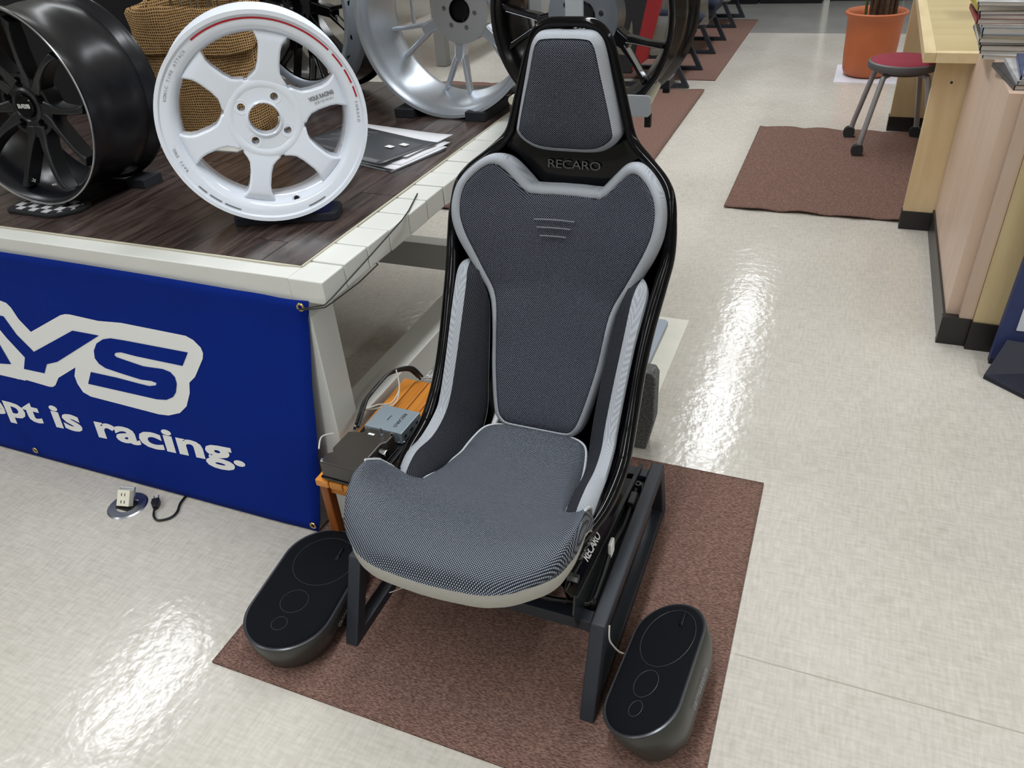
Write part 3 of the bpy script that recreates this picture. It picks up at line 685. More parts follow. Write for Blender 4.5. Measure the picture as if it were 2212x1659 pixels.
for pl_, nm_, of_, mt_ in (
  ([(-2.0387, 0.537), (-1.9971, 0.5334), (-1.9739, 0.5294), (-1.9621, 0.5175), (-1.949, 0.4863), (-1.9188, 0.453), (-1.78, 0.5218), (-1.7607, 0.5277), (-1.7435, 0.5291), (-1.6474, 0.5253), (-1.5692, 0.5317), (-1.3665, 0.5281), (-1.3458, 0.5204), (-1.328, 0.5031), (-1.3254, 0.4884), (-1.3313, 0.472), (-1.3715, 0.4153), (-1.3955, 0.3948), (-1.4039, 0.3633), (-1.4276, 0.3197), (-1.4574, 0.2938), (-1.5006, 0.2774), (-1.5338, 0.274), (-1.7726, 0.2816), (-1.7969, 0.2907), (-1.8076, 0.3154), (-1.8082, 0.3388), (-1.7924, 0.3677), (-1.8763, 0.3205), (-1.8992, 0.2935), (-1.9141, 0.2846), (-1.9295, 0.283), (-2.0309, 0.2892), (-2.0485, 0.2841), (-2.0778, 0.2868), (-2.1244, 0.2864), (-2.1721, 0.2853)], 'logo_outline', .0015, M_text_w),
  ([(-2.0663, 0.4849), (-2.021, 0.487), (-2.0052, 0.4865), (-1.9807, 0.4366), (-1.9361, 0.391), (-1.7534, 0.4828), (-1.661, 0.4831), (-1.8561, 0.3739), (-1.902, 0.3589), (-1.9256, 0.3264), (-2.0055, 0.326), (-1.9825, 0.3656), (-2.0268, 0.4179), (-2.0479, 0.4491), (-2.0721, 0.4739)], 'logo_letter', .0025, M_ban),
  ([(-2.0886, 0.443), (-2.0691, 0.3937), (-2.0533, 0.3326), (-2.154, 0.3194)], 'logo_letter', .0025, M_ban),
  ([(-1.3728, 0.483), (-1.4023, 0.4411), (-1.5519, 0.4425), (-1.6015, 0.4455), (-1.6214, 0.4405), (-1.6286, 0.4333), (-1.6223, 0.4279), (-1.5722, 0.4212), (-1.5359, 0.4166), (-1.4725, 0.4202), (-1.4495, 0.4157), (-1.4383, 0.4032), (-1.4382, 0.3842), (-1.4499, 0.3572), (-1.4645, 0.3405), (-1.4908, 0.3269), (-1.5241, 0.3221), (-1.7638, 0.3235), (-1.7376, 0.3642), (-1.6453, 0.3638), (-1.5686, 0.3599), (-1.5369, 0.3591), (-1.5125, 0.3659), (-1.5081, 0.3734), (-1.5247, 0.3764), (-1.5605, 0.3737), (-1.626, 0.3802), (-1.6763, 0.3864), (-1.6958, 0.3959), (-1.7044, 0.4112), (-1.6983, 0.4343), (-1.6798, 0.4576), (-1.6517, 0.4739), (-1.623, 0.4816), (-1.5749, 0.4829)], 'logo_letter', .0025, M_ban),):
    ban_poly(pl_, nm_, of_, mt_)
ban_poly([(-2.0187, 0.537), (-2.0187, 0.285), (-2.759, 0.285), (-2.799, 0.325), (-2.799, 0.497), (-2.759, 0.537)], 'logo_outline', .0014, M_text_w)
LOGO_X = -2.729
def ban_text(word, x0, x1, z0, z1, xh):
    mb = text_mesh(word, .1, 0, 1, outline=.0035, align='LEFT', spacing=1.02)
    xs = [v.x for v in mb.v]; a, b = min(xs), max(xs); ym = [v.y for v in text_mesh('x', .1, 0, 1, outline=.0035).v]; y0_, y1_ = min(ym), max(ym)
    for v in mb.v:
        s_ = (v.x-a)/(b-a); X = x0+(x1-x0)*s_; Z = z0+(z1-z0)*s_+(v.y-y0_)/(y1_-y0_)*xh; v.x, v.y, v.z = X, y_ban(X, Z)-.0015, Z
    mb.build('slogan_lettering', M_text_w, ban, smooth=False)
rt_ = text_mesh('RA', .1, 0, 1, outline=.006, align='LEFT', spacing=1.05)
xs_ = [v.x for v in rt_.v]; ys_ = [v.y for v in rt_.v]
for v in rt_.v:
    X = LOGO_X+(v.x-min(xs_))/(max(xs_)-min(xs_))*.62; Z = 0.325+(v.y-min(ys_))/(max(ys_)-min(ys_))*0.172; v.x, v.y, v.z = X, y_ban(X, Z)-.0025, Z
rt_.build('logo_letter', M_ban, ban, smooth=False)
ban_text('The', -2.95, -2.68, .130, .134, .053)
ban_text('concept', -2.60, -2.013, .135, .141, .053)
ban_text('is', -1.965, -1.853, .142, .146, .055)
ban_text('racing.', -1.797, -1.279, .144, .166, .053)

for (x, z) in ((-1.008, .655), (-1.098, .028), (-2.10, .03)):
    g = MB(); yy = y_ban(x, z)-.003
    g.lathe([(.0055, 0), (.006, -.002), (.009, -.002), (.0105, 0)], 18, 1, (x, yy, z)); g.build('eyelet', M_brass, ban)
sc_ = MB()
for pts in ([(-1.008, 1.150, .655), (-.975, 1.160, .661), (-.945, 1.163, .669), (-.939, 1.185, .675), (-.938, 1.35, .698), (-.940, 1.51, .719), (-.950, 1.56, .7205), (-.985, 1.672, .7195)],
            [(-1.008, 1.150, .655), (-.975, 1.158, .657), (-.944, 1.161, .664), (-.939, 1.185, .665), (-.938, 1.29, .661), (-.940, 1.375, .664), (-.952, 1.385, .661)]):
    sc_.tube(pts, .0016, 6)
sc_.build('tie_cord', M_cable, ban, label='black elastic tie cord')

# ============================================================ FLOOR OUTLET AND PLUG
ot = thing('floor_outlet', 'round metal pop-up power outlet in the floor before the banner', 'outlet', (-1.667, 1.034, 0))
MB().lathe([(.030, .004), (.050, .0035), (.054, .0005), (.054, 0)], 40, 2, (-1.667, 1.034, 0)).build('ring', M_steel, ot)
MB().box((-1.692, 1.014, .002), (-1.642, 1.056, .003)).build('well', M_black, ot, smooth=False)
Mx = Matrix.Translation((-1.672, 1.040, .022)) @ Matrix.Rotation(radians(12), 4, 'Z') @ Matrix.Rotation(radians(-38), 4, 'X')
MB().box((-.019, -.010, -.022), (.019, .010, .022)).xf(Mx).build('socket_block', mat('ivory', (225, 220, 200), .4), ot, bevel=.0015, smooth=False)
MB().box((-.022, .004, -.024), (.022, .012, .030)).xf(Mx).build('bracket', M_steel, ot, bevel=.001, smooth=False)
sl = MB()
for zz in (-.010, .010):
    for xx in (-.005, .005): sl.box((xx-.001, -.0108, zz-.004), (xx+.001, -.0102, zz+.004))
sl.xf(Mx).build('slot', M_black, ot, smooth=False)
pl = thing('power_plug', 'black two-pin power plug on a cord lying on the floor', 'plug', (-1.57, 1.05, 0))
Mx = Matrix.Translation((-1.588, 1.062, .010)) @ Matrix.Rotation(radians(38), 4, 'Z')
MB().prism([(-.010, -.012), (.010, -.012), (.011, .004), (.006, .022), (-.006, .022), (-.011, .004)], .015, 2, -.0075).xf(Mx @ Matrix.Rotation(pi, 4, 'Z')).build('plug_body', M_black, pl, bevel=.002)
for xx in (-.006, .006): MB().box((xx-.001, .012, -.003), (xx+.001, .028, .003)).xf(Mx).build('prong', M_steel, pl, smooth=False)
MB().tube(catmull([(-1.575, 1.043, .008), (-1.560, 1.022, .005), (-1.535, 1.012, .005), (-1.510, 1.030, .005), (-1.508, 1.055, .005), (-1.525, 1.09, .005), (-1.527, 1.14, .005), (-1.50, 1.22, .005)], 8), .0032, 8).build('cord', M_cable, pl)

# ============================================================ WHEELS
def barrel_prof(R, D, lip=.012, th=.005):
    o_ = [(R, 0), (R+.0, .005), (R-.010, .010), (R-.013, .03), (R-.022, .045), (R-.040, .06), (R-.042, .095), (R-.026, .115), (R-.018, D-.03), (R-.013, D-.012), (R, D-.006), (R, D)]
    i_ = [(R-.007, D), (R-.020, D-.016), (R-.026, D-.035), (R-.034, .118), (R-.050, .098), (R-.048, .055), (R-.030, .040), (R-.022, .014), (R-.014, .006), (R-.008, .0)]
    return o_ + i_
def wheel_M(cx_, cy_, cz, R, yaw, lean):
    """contact point of the front rim; local -Y faces out"""
    Rz = Matrix.Rotation(yaw, 4, 'Z') @ Matrix.Rotation(-lean, 4, 'X')
    c = Vector((cx_, cy_, cz)) + Rz.to_3x3() @ Vector((0, 0, R))
    return Matrix.Translation(c) @ Rz
def radial_beam(mb, secs, ang, off=0):
    """secs: (r, half width, y front, y back, tangential centre)"""
    rows = []; ca, sa = cos(ang), sin(ang)
    for (r_, hw, yf, yb, tc) in secs:
        ch = min(hw*.35, .004); prof = [(-hw, yb), (-hw, yf+ch), (-hw+ch, yf), (hw-ch, yf), (hw, yf+ch), (hw, yb)]
        rows.append([Vector((r_*ca-(a+tc)*sa, b, r_*sa+(a+tc)*ca)) for a, b in prof])
    return mb.grid(rows, True, True)
def arc_text(txt, R, a0, size, y, M, m, parent, name='lettering', inward=False, sp=.8, bold=0):
    mbt = MB()
    for i, ch in enumerate(txt):
        if ch == ' ': continue
        a = a0 + (-1 if not inward else 1)*i*size*sp/R
        t = text_mesh(ch, size, .0002, 1.0, outline=bold)
        up = Vector((cos(a), 0, sin(a))); rt = Vector((sin(a), 0, -cos(a)))
        if inward: up = -up; rt = -rt
        t.xf(basis(up*R+Vector((0, y, 0)), rt, up)); mbt.add(t.v, t.f)
    mbt.xf(M).build(name, m, parent, smooth=False)

# ---- white six-spoke wheel
M_wp = mat('white_gloss', (232, 238, 248), .14, coat=.5)
RW = .226; DW = .19
MW = wheel_M(-1.182, 1.394, TZ+.022, RW, radians(39), radians(2))
whw = thing('alloy_wheel', 'gloss white six-spoke alloy wheel with a thin red rim stripe', 'wheel', M=MW)
prof = [(RW, 0), (RW, .006), (RW-.010, .011), (RW-.013, .03), (RW-.030, .06), (RW-.031, .09), (RW-.020, .115), (RW-.012, DW-.014), (RW, DW-.006), (RW, DW), (RW-.006, DW), (RW-.018, DW-.018), (RW-.027, .130), (RW-.046, .105), (RW-.047, .06), (RW-.045, .036), (RW-.036, .016), (RW-.028, .009), (RW-.011, .0075), (RW-.008, .001)]
MB().lathe(prof, 96, 1, close=True).xf(MW).build('rim', M_wp, whw, ang=50)
hub = plate([circle(.082, 64), circle(.0335, 40)] + [circle(.0085, 20, (.054*cos(a), .054*sin(a))) for a in [radians(q) for q in (55, 145, 235, 325)]], .036, .070)
hubo = hub.xf(MW).build('hub', M_wp, whw, smooth=True)
MB().lathe([(.066, .0365), (.072, .0335), (.080, .0325), (.087, .036), (.089, .060)], 64, 1).xf(MW).build('hub_ring', M_wp, whw)
MB().lathe([(.034, .037), (.036, .031), (.040, .033), (.0405, .0365)], 48, 1).xf(MW).build('bore_ring', M_wp, hubo)
for q in (55, 145, 235, 325):
    a = radians(q); MB().lathe([(.0085, .045), (.010, .038), (.014, .0355), (.0165, .0355), (.018, .0365)], 24, 1, (.054*cos(a), 0, .054*sin(a))).xf(MW).build('lug_seat', M_wp, hubo)
for k in range(6):
    a = radians(13+60*k); mb = MB()
    radial_beam(mb, [(.070, .042, .036, .076, 0), (.082, .041, .0335, .076, 0), (.091, .033, .0315, .074, 0), (.101, .0265, .0295, .072, 0), (.12, .0235, .0265, .070, 0), (.148, .0235, .0225, .066, 0), (.162, .026, .021, .064, 0), (.173, .032, .021, .062, 0), (.181, .037, .024, .060, 0), (.186, .041, .030, .058, 0)], a)
    sp = mb.xf(MW).build('spoke', M_wp, whw, bevel=.003)
# spoke lettering and rim text
a = radians(13)
put(text_mesh('VOLK RACING', .0118, .0003, .78, outline=.0004, spacing=.95), MW @ basis((.137*cos(a)-.004*sin(a), .0222, .137*sin(a)+.004), (cos(a), -.13, sin(a)), (-sin(a), 0, cos(a)))).build('lettering', M_text_g, whw, smooth=False)
put(text_mesh('ORIGINAL', .006, .0003, 1.2, spacing=1.5), MW @ basis((.139*cos(a)+.007*sin(a), .0220, .139*sin(a)-.007), (cos(a), -.13, sin(a)), (-sin(a), 0, cos(a)))).build('lettering', M_text_g, whw, smooth=False)
arc_text('SONIC TIME ATTACK', RW-.021, radians(160), .0088, .0075, MW, mat('engraved_grey', (150, 155, 165), .4), whw)
arc_text('RAYS ENG.', RW-.021, radians(203), .0088, .0075, MW, mat('engraved_grey', (150, 155, 165), .4), whw)
arc_text('FORGED', RW-.020, radians(4), .0085, .0075, MW, mat('engraved_grey', (150, 155, 165), .4), whw, sp=.95)
mbt = MB()
for i, ch in enumerate('MADE IN JAPAN'):
    if ch == ' ': continue
    a_ = radians(-48)+i*.056; n_ = Vector((-cos(a_), 0, -sin(a_))); rt = Vector((-sin(a_), 0, cos(a_)))
    t_ = text_mesh(ch, .013, .0003, 1.0); t_.xf(basis(-n_*(RW-.0480)+Vector((0, .047, 0)), rt, n_.cross(rt))); mbt.add(t_.v, t_.f)
mbt.xf(MW).build('lettering', mat('engraved_white', (176, 184, 196), .3), whw, smooth=False)
for a0, a1 in ((38, 121), (26, 35), (15.5, 24), (7, 13.5)):
    mb = MB(); n_ = 24; rows = [[], []]
    for k in range(n_+1):
        t = radians(a0+(a1-a0)*k/n_)
        for rr, R_ in zip(rows, (RW-.0140, RW-.0175)): rr.append((R_*cos(t), .0068, R_*sin(t)))
    mb.grid(rows).xf(MW).build('rim_stripe', mat('red_stripe', (178, 16, 34), .35), whw, smooth=False, solid=.0004)
for a0, a1 in ((-146, -140), (-138, -130), (-128, -118), (-75, -63)):
    mb = MB(); n_ = 8; rows = [[], []]
    for k in range(n_+1):
        t = radians(a0+(a1-a0)*k/n_)
        for rr, R_ in zip(rows, (RW-.014, RW-.017)): rr.append((R_*cos(t), .0068, R_*sin(t)))
    mb.grid(rows).xf(MW).build('rim_mark', M_text_g, whw, smooth=False, solid=.0004)
MB().cyl((.030, .0185, -.184), .0062, .004, 1, 20).xf(MW).build('valve_hole', M_black, whw)
MB().lathe([(.0062, .0185), (.008, .0175), (.010, .020)], 20, 1, (.030, 0, -.184)).xf(MW).build('valve_seat', M_wp, whw)

# ---- black ten-spoke wheel
M_bk = mat('satin_black', (30, 31, 34), .34, .2)
M_bkg = mat('gloss_black_barrel', (26, 27, 32), .26, .2)
RB = .243; DB = .25
MBk = wheel_M(-1.917, 1.338, TZ+.016, RB, radians(3.3), radians(3))
wb = thing('alloy_wheel', 'satin black ten-spoke alloy wheel with a polished lip line, far left', 'wheel', M=MBk)
prof = [(RB, .001), (RB, .006), (RB-.008, .010), (RB-.010, .04), (RB-.018, .055), (RB-.020, .11), (RB-.014, .15), (RB-.012, DB-.045), (RB-.018, DB-.035), (RB-.012, DB-.022), (RB-.009, DB-.012), (RB, DB-.006), (RB, DB), (RB-.006, DB), (RB-.022, DB-.02), (RB-.024, .14), (RB-.030, .10), (RB-.030, .05), (RB-.016, .012), (RB-.006, .002)]
MB().lathe(prof, 96, 1, close=True).xf(MBk).build('rim', M_bkg, wb, ang=50)
MB().lathe([(RB-.0055, .002), (RB-.004, -.0012), (RB-.001, -.0012), (RB, .002)], 96, 1).xf(MBk).build('lip_line', mat('machined_lip', (205, 206, 208), .25, .9), wb)
hubb = plate([circle(.078, 48), circle(.030, 32)] + [circle(.0135, 20, (.056*cos(a), .056*sin(a))) for a in [radians(90+72*k) for k in range(5)]], .045, .09).xf(MBk).build('hub', M_bk, wb)
MB().lathe([(1e-4, .036), (.026, .036), (.029, .040), (.030, .055)], 40, 1).xf(MBk).build('centre_cap', M_blackg, hubb)
for dx, mm_, ol in ((0, M_text_w, .0010), (0, M_blackg, -.0004)):
    put(text_mesh('RAYS', .0125, .0002, 1.35, outline=ol, spacing=1.0), MBk @ basis((.0, .0358 if mm_ is M_text_w else .0353, 0), (1, 0, 0), (0, 0, 1))).build('cap_lettering', mm_, hubb, smooth=False)
MB().lathe([(.034, .044), (.038, .040), (.044, .044)], 40, 1).xf(MBk).build('cap_ring', M_bk, hubb)
for k in range(5):
    for sgn in (-1, 1):
        a = radians(54+72*k); mb = MB()
        radial_beam(mb, [(.050, .016, .044, .09, sgn*.014), (.075, .0135, .040, .085, sgn*.018), (.10, .0105, .030, .075, sgn*.025), (.135, .0085, .020, .065, sgn*.037), (.165, .0080, .013, .058, sgn*.049), (.188, .0095, .010, .052, sgn*.060), (.202, .0125, .012, .048, sgn*.068)], a)
        mb.xf(MBk).build('spoke', M_bk, wb, bevel=.002)
put(text_mesh('#GO2', .011, .0002, 1.0), MBk @ basis((-.052, .024, -.185), (1, 0, -.25), (0, .5, 1))).build('lettering', M_text_w, wb, smooth=False)
put(text_mesh('RAYS', .006, .0002, 1.2), MBk @ basis((.028, .020, -.193), (1, 0, .12), (0, .5, 1))).build('lettering', M_text_w, wb, smooth=False)

# ---- Y-spoke wheels
def y_wheel(M, label, R, D, face, nsp, m_rim, m_sp, m_hub, m_lip=None, lugs=6, cap=True, ph=0, hubr=.078, prof=None, edge=None, yrim=None, fk=.5):
    t = thing('alloy_wheel', label, 'wheel', M=M)
    MB().lathe(prof, 96, 1, close=True).xf(M).build('rim', m_rim, t, ang=50)
    if m_lip: MB().lathe(m_lip[0], 96, 1).xf(M).build('outer_lip', m_lip[1], t, ang=50)
    hb_ = plate([circle(hubr, 48), circle(.031, 32)] + [circle(.0075, 16, (.054*cos(a), .054*sin(a))) for a in [ph+2*pi*(k+.5)/lugs for k in range(lugs)]], face-.004, face+.05).xf(M).build('hub', m_hub, t)
    if cap: MB().lathe([(1e-4, face+.004), (.028, face+.004), (.031, face-.004), (.034, face-.008), (.037, face-.004)], 32, 1).xf(M).build('centre_cap', M_blackg, hb_)
    ri_ = R-.036
    for k in range(nsp):
        a = ph + 2*pi*k/nsp
        mb = MB(); radial_beam(mb, [(hubr-.022, .024, face, face+.045, 0), (hubr+.008, .019, face, face+.04, 0), (hubr+fk*(ri_-hubr)-.006, .017, face-.002, face+.035, 0), (hubr+fk*(ri_-hubr)+.008, .012, face-.002, face+.032, 0)], a)
        for sgn in (-1, 1):
            r0 = hubr+fk*(ri_-hubr)-.012
            ye = yrim if yrim is not None else face-.006
            radial_beam(mb, [(r0, .0085, face, face+.034, sgn*.008), (r0+.022, .0075, face-.001, face+.03, sgn*.0175), ((r0+ri_)/2+.012, .0065, (face+ye)/2, (face+ye)/2+.028, sgn*.032), (ri_-.004, .0075, ye, ye+.026, sgn*.048), (ri_+.006, .009, ye, ye+.024, sgn*.053)], a)
        so = mb.xf(M).build('spoke', m_sp, t, bevel=.0015)
        if edge:
            eb = MB()
            for sgn in (-1, 1):
                r0 = hubr+fk*(ri_-hubr)-.012
                radial_beam(eb, [(r0+.01, .0012, face-.003, face+.022, sgn*.004), (r0+.026, .0012, face-.003, face+.02, sgn*.0115), (ri_-.004, .0012, ye-.001, ye+.018, sgn*.0405)], a)
            eb.xf(M).build('polished_edge', edge, so)
    return t
M_alu = mat('brushed_alloy', (194, 200, 208), .34, .8)
RS = .300; DS = .235
MS = wheel_M(-1.200, 2.302, TZ+.004, RS, radians(0), radians(1))
profS = [(RS, 0), (RS, .006), (RS-.008, .012), (RS-.012, .05), (RS-.016, .14), (RS-.030, .17), (RS-.016, .20), (RS-.012, DS-.012), (RS, DS-.006), (RS, DS), (RS-.010, DS), (RS-.040, .20), (RS-.050, .175), (RS-.050, .155), (RS-.035, .130), (RS-.026, .05), (RS-.024, .022), (RS-.014, .010), (RS-.010, .001)]
y_wheel(MS, 'deep-dish silver Y-spoke alloy wheel on two black blocks', RS, DS, .150, 6, M_alu, M_alu, mat('machined_face', (190, 192, 194), .3, .7), ph=radians(-97), hubr=.100, prof=profS, yrim=.140, fk=.28)
RK = .262; DK = .20
MK = wheel_M(-.683, 2.085, .80, RK, radians(-7.5), 0)
profK = [(RK, 0), (RK, .006), (RK-.010, .012), (RK-.012, .05), (RK-.030, .08), (RK-.030, .10), (RK-.014, .12), (RK-.012, DK-.05), (RK-.020, DK-.04), (RK-.012, DK-.02), (RK, DK-.006), (RK, DK), (RK-.008, DK), (RK-.030, DK-.03), (RK-.045, .12), (RK-.045, .08), (RK-.030, .04), (RK-.018, .012), (RK-.008, .001)]
y_wheel(MK, 'gloss black Y-spoke wheel with polished edges standing behind the headrest', RK, DK, .035, 5, M_blackg, M_blackg, mat('hub_grey', (125, 130, 138), .35, .6), ph=radians(-28), hubr=.100, prof=profK, edge=M_chrome, lugs=5, yrim=.022, fk=.30)
RG = .315; DG = .20
MG = wheel_M(-1.865, 2.47, TZ+.004, RG, radians(-15), radians(0))
profG = [(RG-.034, .012), (RG-.014, .06), (RG-.020, .10), (RG-.012, DG-.012), (RG, DG-.006), (RG, DG), (RG-.008, DG), (RG-.034, DG-.03), (RG-.045, .10), (RG-.055, .05), (RG-.062, .02), (RG-.050, .012)]
M_gr = mat('grey_lip', (150, 158, 168), .35, .3)
tG = y_wheel(MG, 'black multi-spoke wheel with a wide grey lip behind the white wheel', RG, DG, .03, 10, M_blackg, M_blackg, mat('hub_dark', (60, 60, 62), .35, .5), ([(RG-.058, .018), (RG-.050, .006), (RG-.032, .004), (RG-.024, .020), (RG-.010, .040), (RG-.001, .052), (RG, .060), (RG-.012, .066)], M_gr), ph=radians(-80), hubr=.072, prof=profG, edge=M_chrome, lugs=5, yrim=.012)
# a dark wheel behind the black one, seen through its spokes
# rear-left dark bag
# ---- mats and blocks under the wheels
def small_mat(cx_, cy_, w_, l_, rz, label, m1, m2, z=TZ+.001, poly=None, th=.010):
    t = thing('wheel_mat', label, 'mat', (cx_, cy_, z), rz); M = W[t.name]
    q = [(-w_/2, -l_/2), (w_/2, -l_/2), (w_/2, l_/2), (-w_/2, l_/2)] if not poly else poly
    def rounded(q, r_):
        out = []
        for i in range(len(q)):
            p, a, b = Vector(q[i]), Vector(q[i-1]), Vector(q[(i+1) % len(q)]); a = p+(a-p).normalized()*r_; b = p+(b-p).normalized()*r_
            for k in range(6):
                s_ = k/5; out.append(tuple(a.lerp(p, s_).lerp(p.lerp(b, s_), s_)))
        return out
    q1 = rounded(q, .02)
    MB().prism(q1, th, 2, 0).xf(M).build('binding', m1, t, bevel=.003)
    MB().prism([(a*.88, b*.80) for a, b in q1], .003, 2, th-.0015).xf(M).build('pile', m2, t)
    return t
def checker_mat():
    m = mat('checker_cloth', (200, 200, 200), .9); nt, b = nodes(m); tc = nt.nodes.new('ShaderNodeTexCoord'); ck = nt.nodes.new('ShaderNodeTexChecker')
    ck.inputs['Scale'].default_value = 42; ck.inputs['Color1'].default_value = (*s2l((198, 198, 200)), 1); ck.inputs['Color2'].default_value = (*s2l((32, 32, 36)), 1)
    nt.links.new(tc.outputs['Object'], ck.inputs[0]); nt.links.new(ck.outputs[0], b.inputs['Base Color']); return m
small_mat(-1.925, 1.345, .235, .125, radians(0), 'small checkered mat with black binding under the black ten-spoke wheel', mat('binding_black', (30, 30, 33), .95, bump=(300, .8)), checker_mat(), poly=[(-.105, -.05), (.07, -.055), (.12, 0), (.105, .055), (-.115, .055)])
small_mat(-1.225, 1.452, .255, .085, radians(22), 'small mottled blue and black mat under the white wheel', mat('binding_navy', (34, 36, 46), .95, bump=(300, .8)), mat('blue_pile', (22, 26, 88), .95, var=(90, .8), bump=(200, .8)), th=.020)
# rear support block hidden under the white wheel
M_foam = mat('black_foam', (26, 28, 34), .8)
def block(name, a, b, label, rz=0):
    c = ((a[0]+b[0])/2, (a[1]+b[1])/2, a[2]); 
    o = MB().box(a, b).build(name, M_foam, bevel=.002, smooth=False); tag(o, label, 'block', None); return o
block('wheel_chock', (-1.395, 2.29, TZ+.001), (-1.325, 2.50, TZ+.030), 'black foam block under the left side of the silver wheel')
block('wheel_chock', (-1.135, 2.29, TZ+.001), (-1.065, 2.50, TZ+.030), 'black foam block under the right side of the silver wheel')
block('wheel_chock', (-1.83, 1.53, TZ+.001), (-1.765, 1.60, TZ+.026), 'black block behind the black ten-spoke wheel')
gl = MB(); gl.tube(catmull([(-1.175, 2.635, .733), (-1.15, 2.62, .740), (-1.12, 2.635, .738), (-1.10, 2.67, .733)], 6), lambda t: .012+.004*sin(t*9), 10)
tag(gl.build('knit_glove', mat('knit_dark', (44, 46, 50), .95, var=(60, .6), bump=(120, .8))), 'dark knitted glove on the table behind the silver wheel', 'glove')

# ---- brochures
def brochure(z, dx, dy, rz, label, m, w_=.40, l_=.22, th=.002, art=False):
    t = thing('brochure', label, 'brochure', (-1.30+dx, 1.985+dy, z), rz); M = W[t.name]
    rows = [[M @ Vector((-w_/2+w_*i/12, -l_/2+l_*j/6, th+.004*max(0, (i-9)/3)**2*(1 if z > TZ+.006 else 0))) for i in range(13)] for j in range(7)]
    MB().grid(rows).build('pages', m, t, solid=th, ang=80)
    return t, M
M_paper = mat('paper_white', (228, 228, 232), .5); M_dark = mat('paper_charcoal', (72, 74, 78), .35)
RZb = radians(-17)
brochure(TZ+.001, .012, -.028, RZb, 'bottom charcoal brochure of the fanned pile by the white wheel', mat('cover_black', (50, 52, 56), .35))
brochure(TZ+.0035, .008, -.016, RZb+.03, 'white page sheaf low in the fanned brochure pile', M_paper)
brochure(TZ+.006, .004, .010, RZb+.07, 'white page sheaf in the middle of the fanned brochure pile', M_paper)
brochure(TZ+.0085, -.006, .050, RZb+.10, 'white sheet fanned out at the back of the brochure pile', M_paper)
t, M = brochure(TZ+.011, -.022, -.004, RZb-.05, 'top charcoal brochure with a wheel photograph on its cover', M_dark)
MB().box((-.19, -.09, .0025), (-.045, .105, .0029)).xf(M).build('cover_photo', mat('photo_blue', (74, 80, 98), .3, var=(14, .7, (1, 5, 1))), t, smooth=False)
for k, (x1, y1, x2, y2) in enumerate(((-.17, -.06, -.05, .03), (-.17, .0, -.05, .055), (-.16, .05, -.05, .09), (-.19, -.05, -.05, -.03))):
    mb = MB(); bar(mb, (x1, y1, .0031), (x2, y2, .0031), (.006, .0006), (0, 0, 1)); mb.v = [v for v in mb.v]
    mb.xf(M).build('photo_spoke', mat('photo_grey', (150, 154, 164), .3), t, smooth=False)
for y in (-.02, -.035, -.06, -.068): MB().box((-.03, y, .0025), (.045, y+.004, .0029)).xf(M).build('print_line', M_text_g, t, smooth=False)
for x, y in ((.10, .010), (.125, .045)): MB().box((x-.014, y-.009, .007), (x+.014, y+.009, .0076)).xf(M).build('print_patch', M_text_w, t, smooth=False)

# ---- burlap sack with a plant
def burlap():
    m = mat('burlap', (150, 112, 66), .95, spec=.1); nt, b = nodes(m); tc = nt.nodes.new('ShaderNodeTexCoord'); sp = nt.nodes.new('ShaderNodeSeparateXYZ')
    nz = nt.nodes.new('ShaderNodeTexNoise'); nz.inputs['Scale'].default_value = 6
    mx0 = nt.nodes.new('ShaderNodeMix'); mx0.data_type = 'VECTOR'; mx0.inputs[0].default_value = .035
    nt.links.new(tc.outputs['Object'], nz.inputs[0]); nt.links.new(tc.outputs['Object'], mx0.inputs[4]); nt.links.new(nz.outputs['Color'], mx0.inputs[5])
    nt.links.new(mx0.outputs[1], sp.inputs[0])
    hx = math_n(nt, 'ADD', sp.outputs[0], math_n(nt, 'MULTIPLY', sp.outputs[1], .8))
    a = math_n(nt, 'SINE', math_n(nt, 'MULTIPLY', hx, 2*pi/.0076)); c = math_n(nt, 'SINE', math_n(nt, 'MULTIPLY', sp.outputs[2], 2*pi/.0076))
    g = math_n(nt, 'MINIMUM', a, c)
    k = nt.nodes.new('ShaderNodeClamp'); nt.links.new(math_n(nt, 'MULTIPLY', math_n(nt, 'ADD', g, .0), 3), k.inputs[0])
    v = nt.nodes.new('ShaderNodeTexNoise'); v.inputs['Scale'].default_value = 90; nt.links.new(tc.outputs['Object'], v.inputs[0])
    r_ = nt.nodes.new('ShaderNodeValToRGB'); r_.color_ramp.elements[0].color = (*s2l((150, 114, 72)), 1); r_.color_ramp.elements[1].color = (*s2l((205, 168, 120)), 1)
    nt.links.new(v.outputs[0], r_.inputs[0])
    mx = nt.nodes.new('ShaderNodeMix'); mx.data_type = 'RGBA'; nt.links.new(k.outputs[0], mx.inputs[0]); nt.links.new(r_.outputs[0], mx.inputs[6]); mx.inputs[7].default_value = (*s2l((56, 38, 22)), 1)
    nt.links.new(mx.outputs[2], b.inputs['Base Color'])
    bp = nt.nodes.new('ShaderNodeBump'); bp.inputs['Distance'].default_value = .002; bp.inputs['Strength'].default_value = .8; nt.links.new(math_n(nt, 'MULTIPLY', g, -1), bp.inputs['Height']); nt.links.new(bp.outputs[0], b.inputs['Normal'])
    return m
M_bur = burlap()
sack = thing('burlap_sack', 'brown burlap sack planter with a folded cuff behind the white wheel', 'planter', (-1.89, 2.02, TZ+.006))
def sack_ring(z, r_, q=0.):
    out = []
    for k in range(72):
        t = 2*pi*k/72; c_, s_ = cos(t), sin(t)
        rr = r_*(1/(abs(c_)**3.2+abs(s_)**3.2)**(1/3.2)); rr *= 1+.018*sin(t*7+z*22)+.012*sin(t*13-z*40)
        out.append((-1.89+rr*cos(t+.35), 2.04+rr*.92*sin(t+.35), TZ+.006+z+q*sin(t*3+1)))
    return out
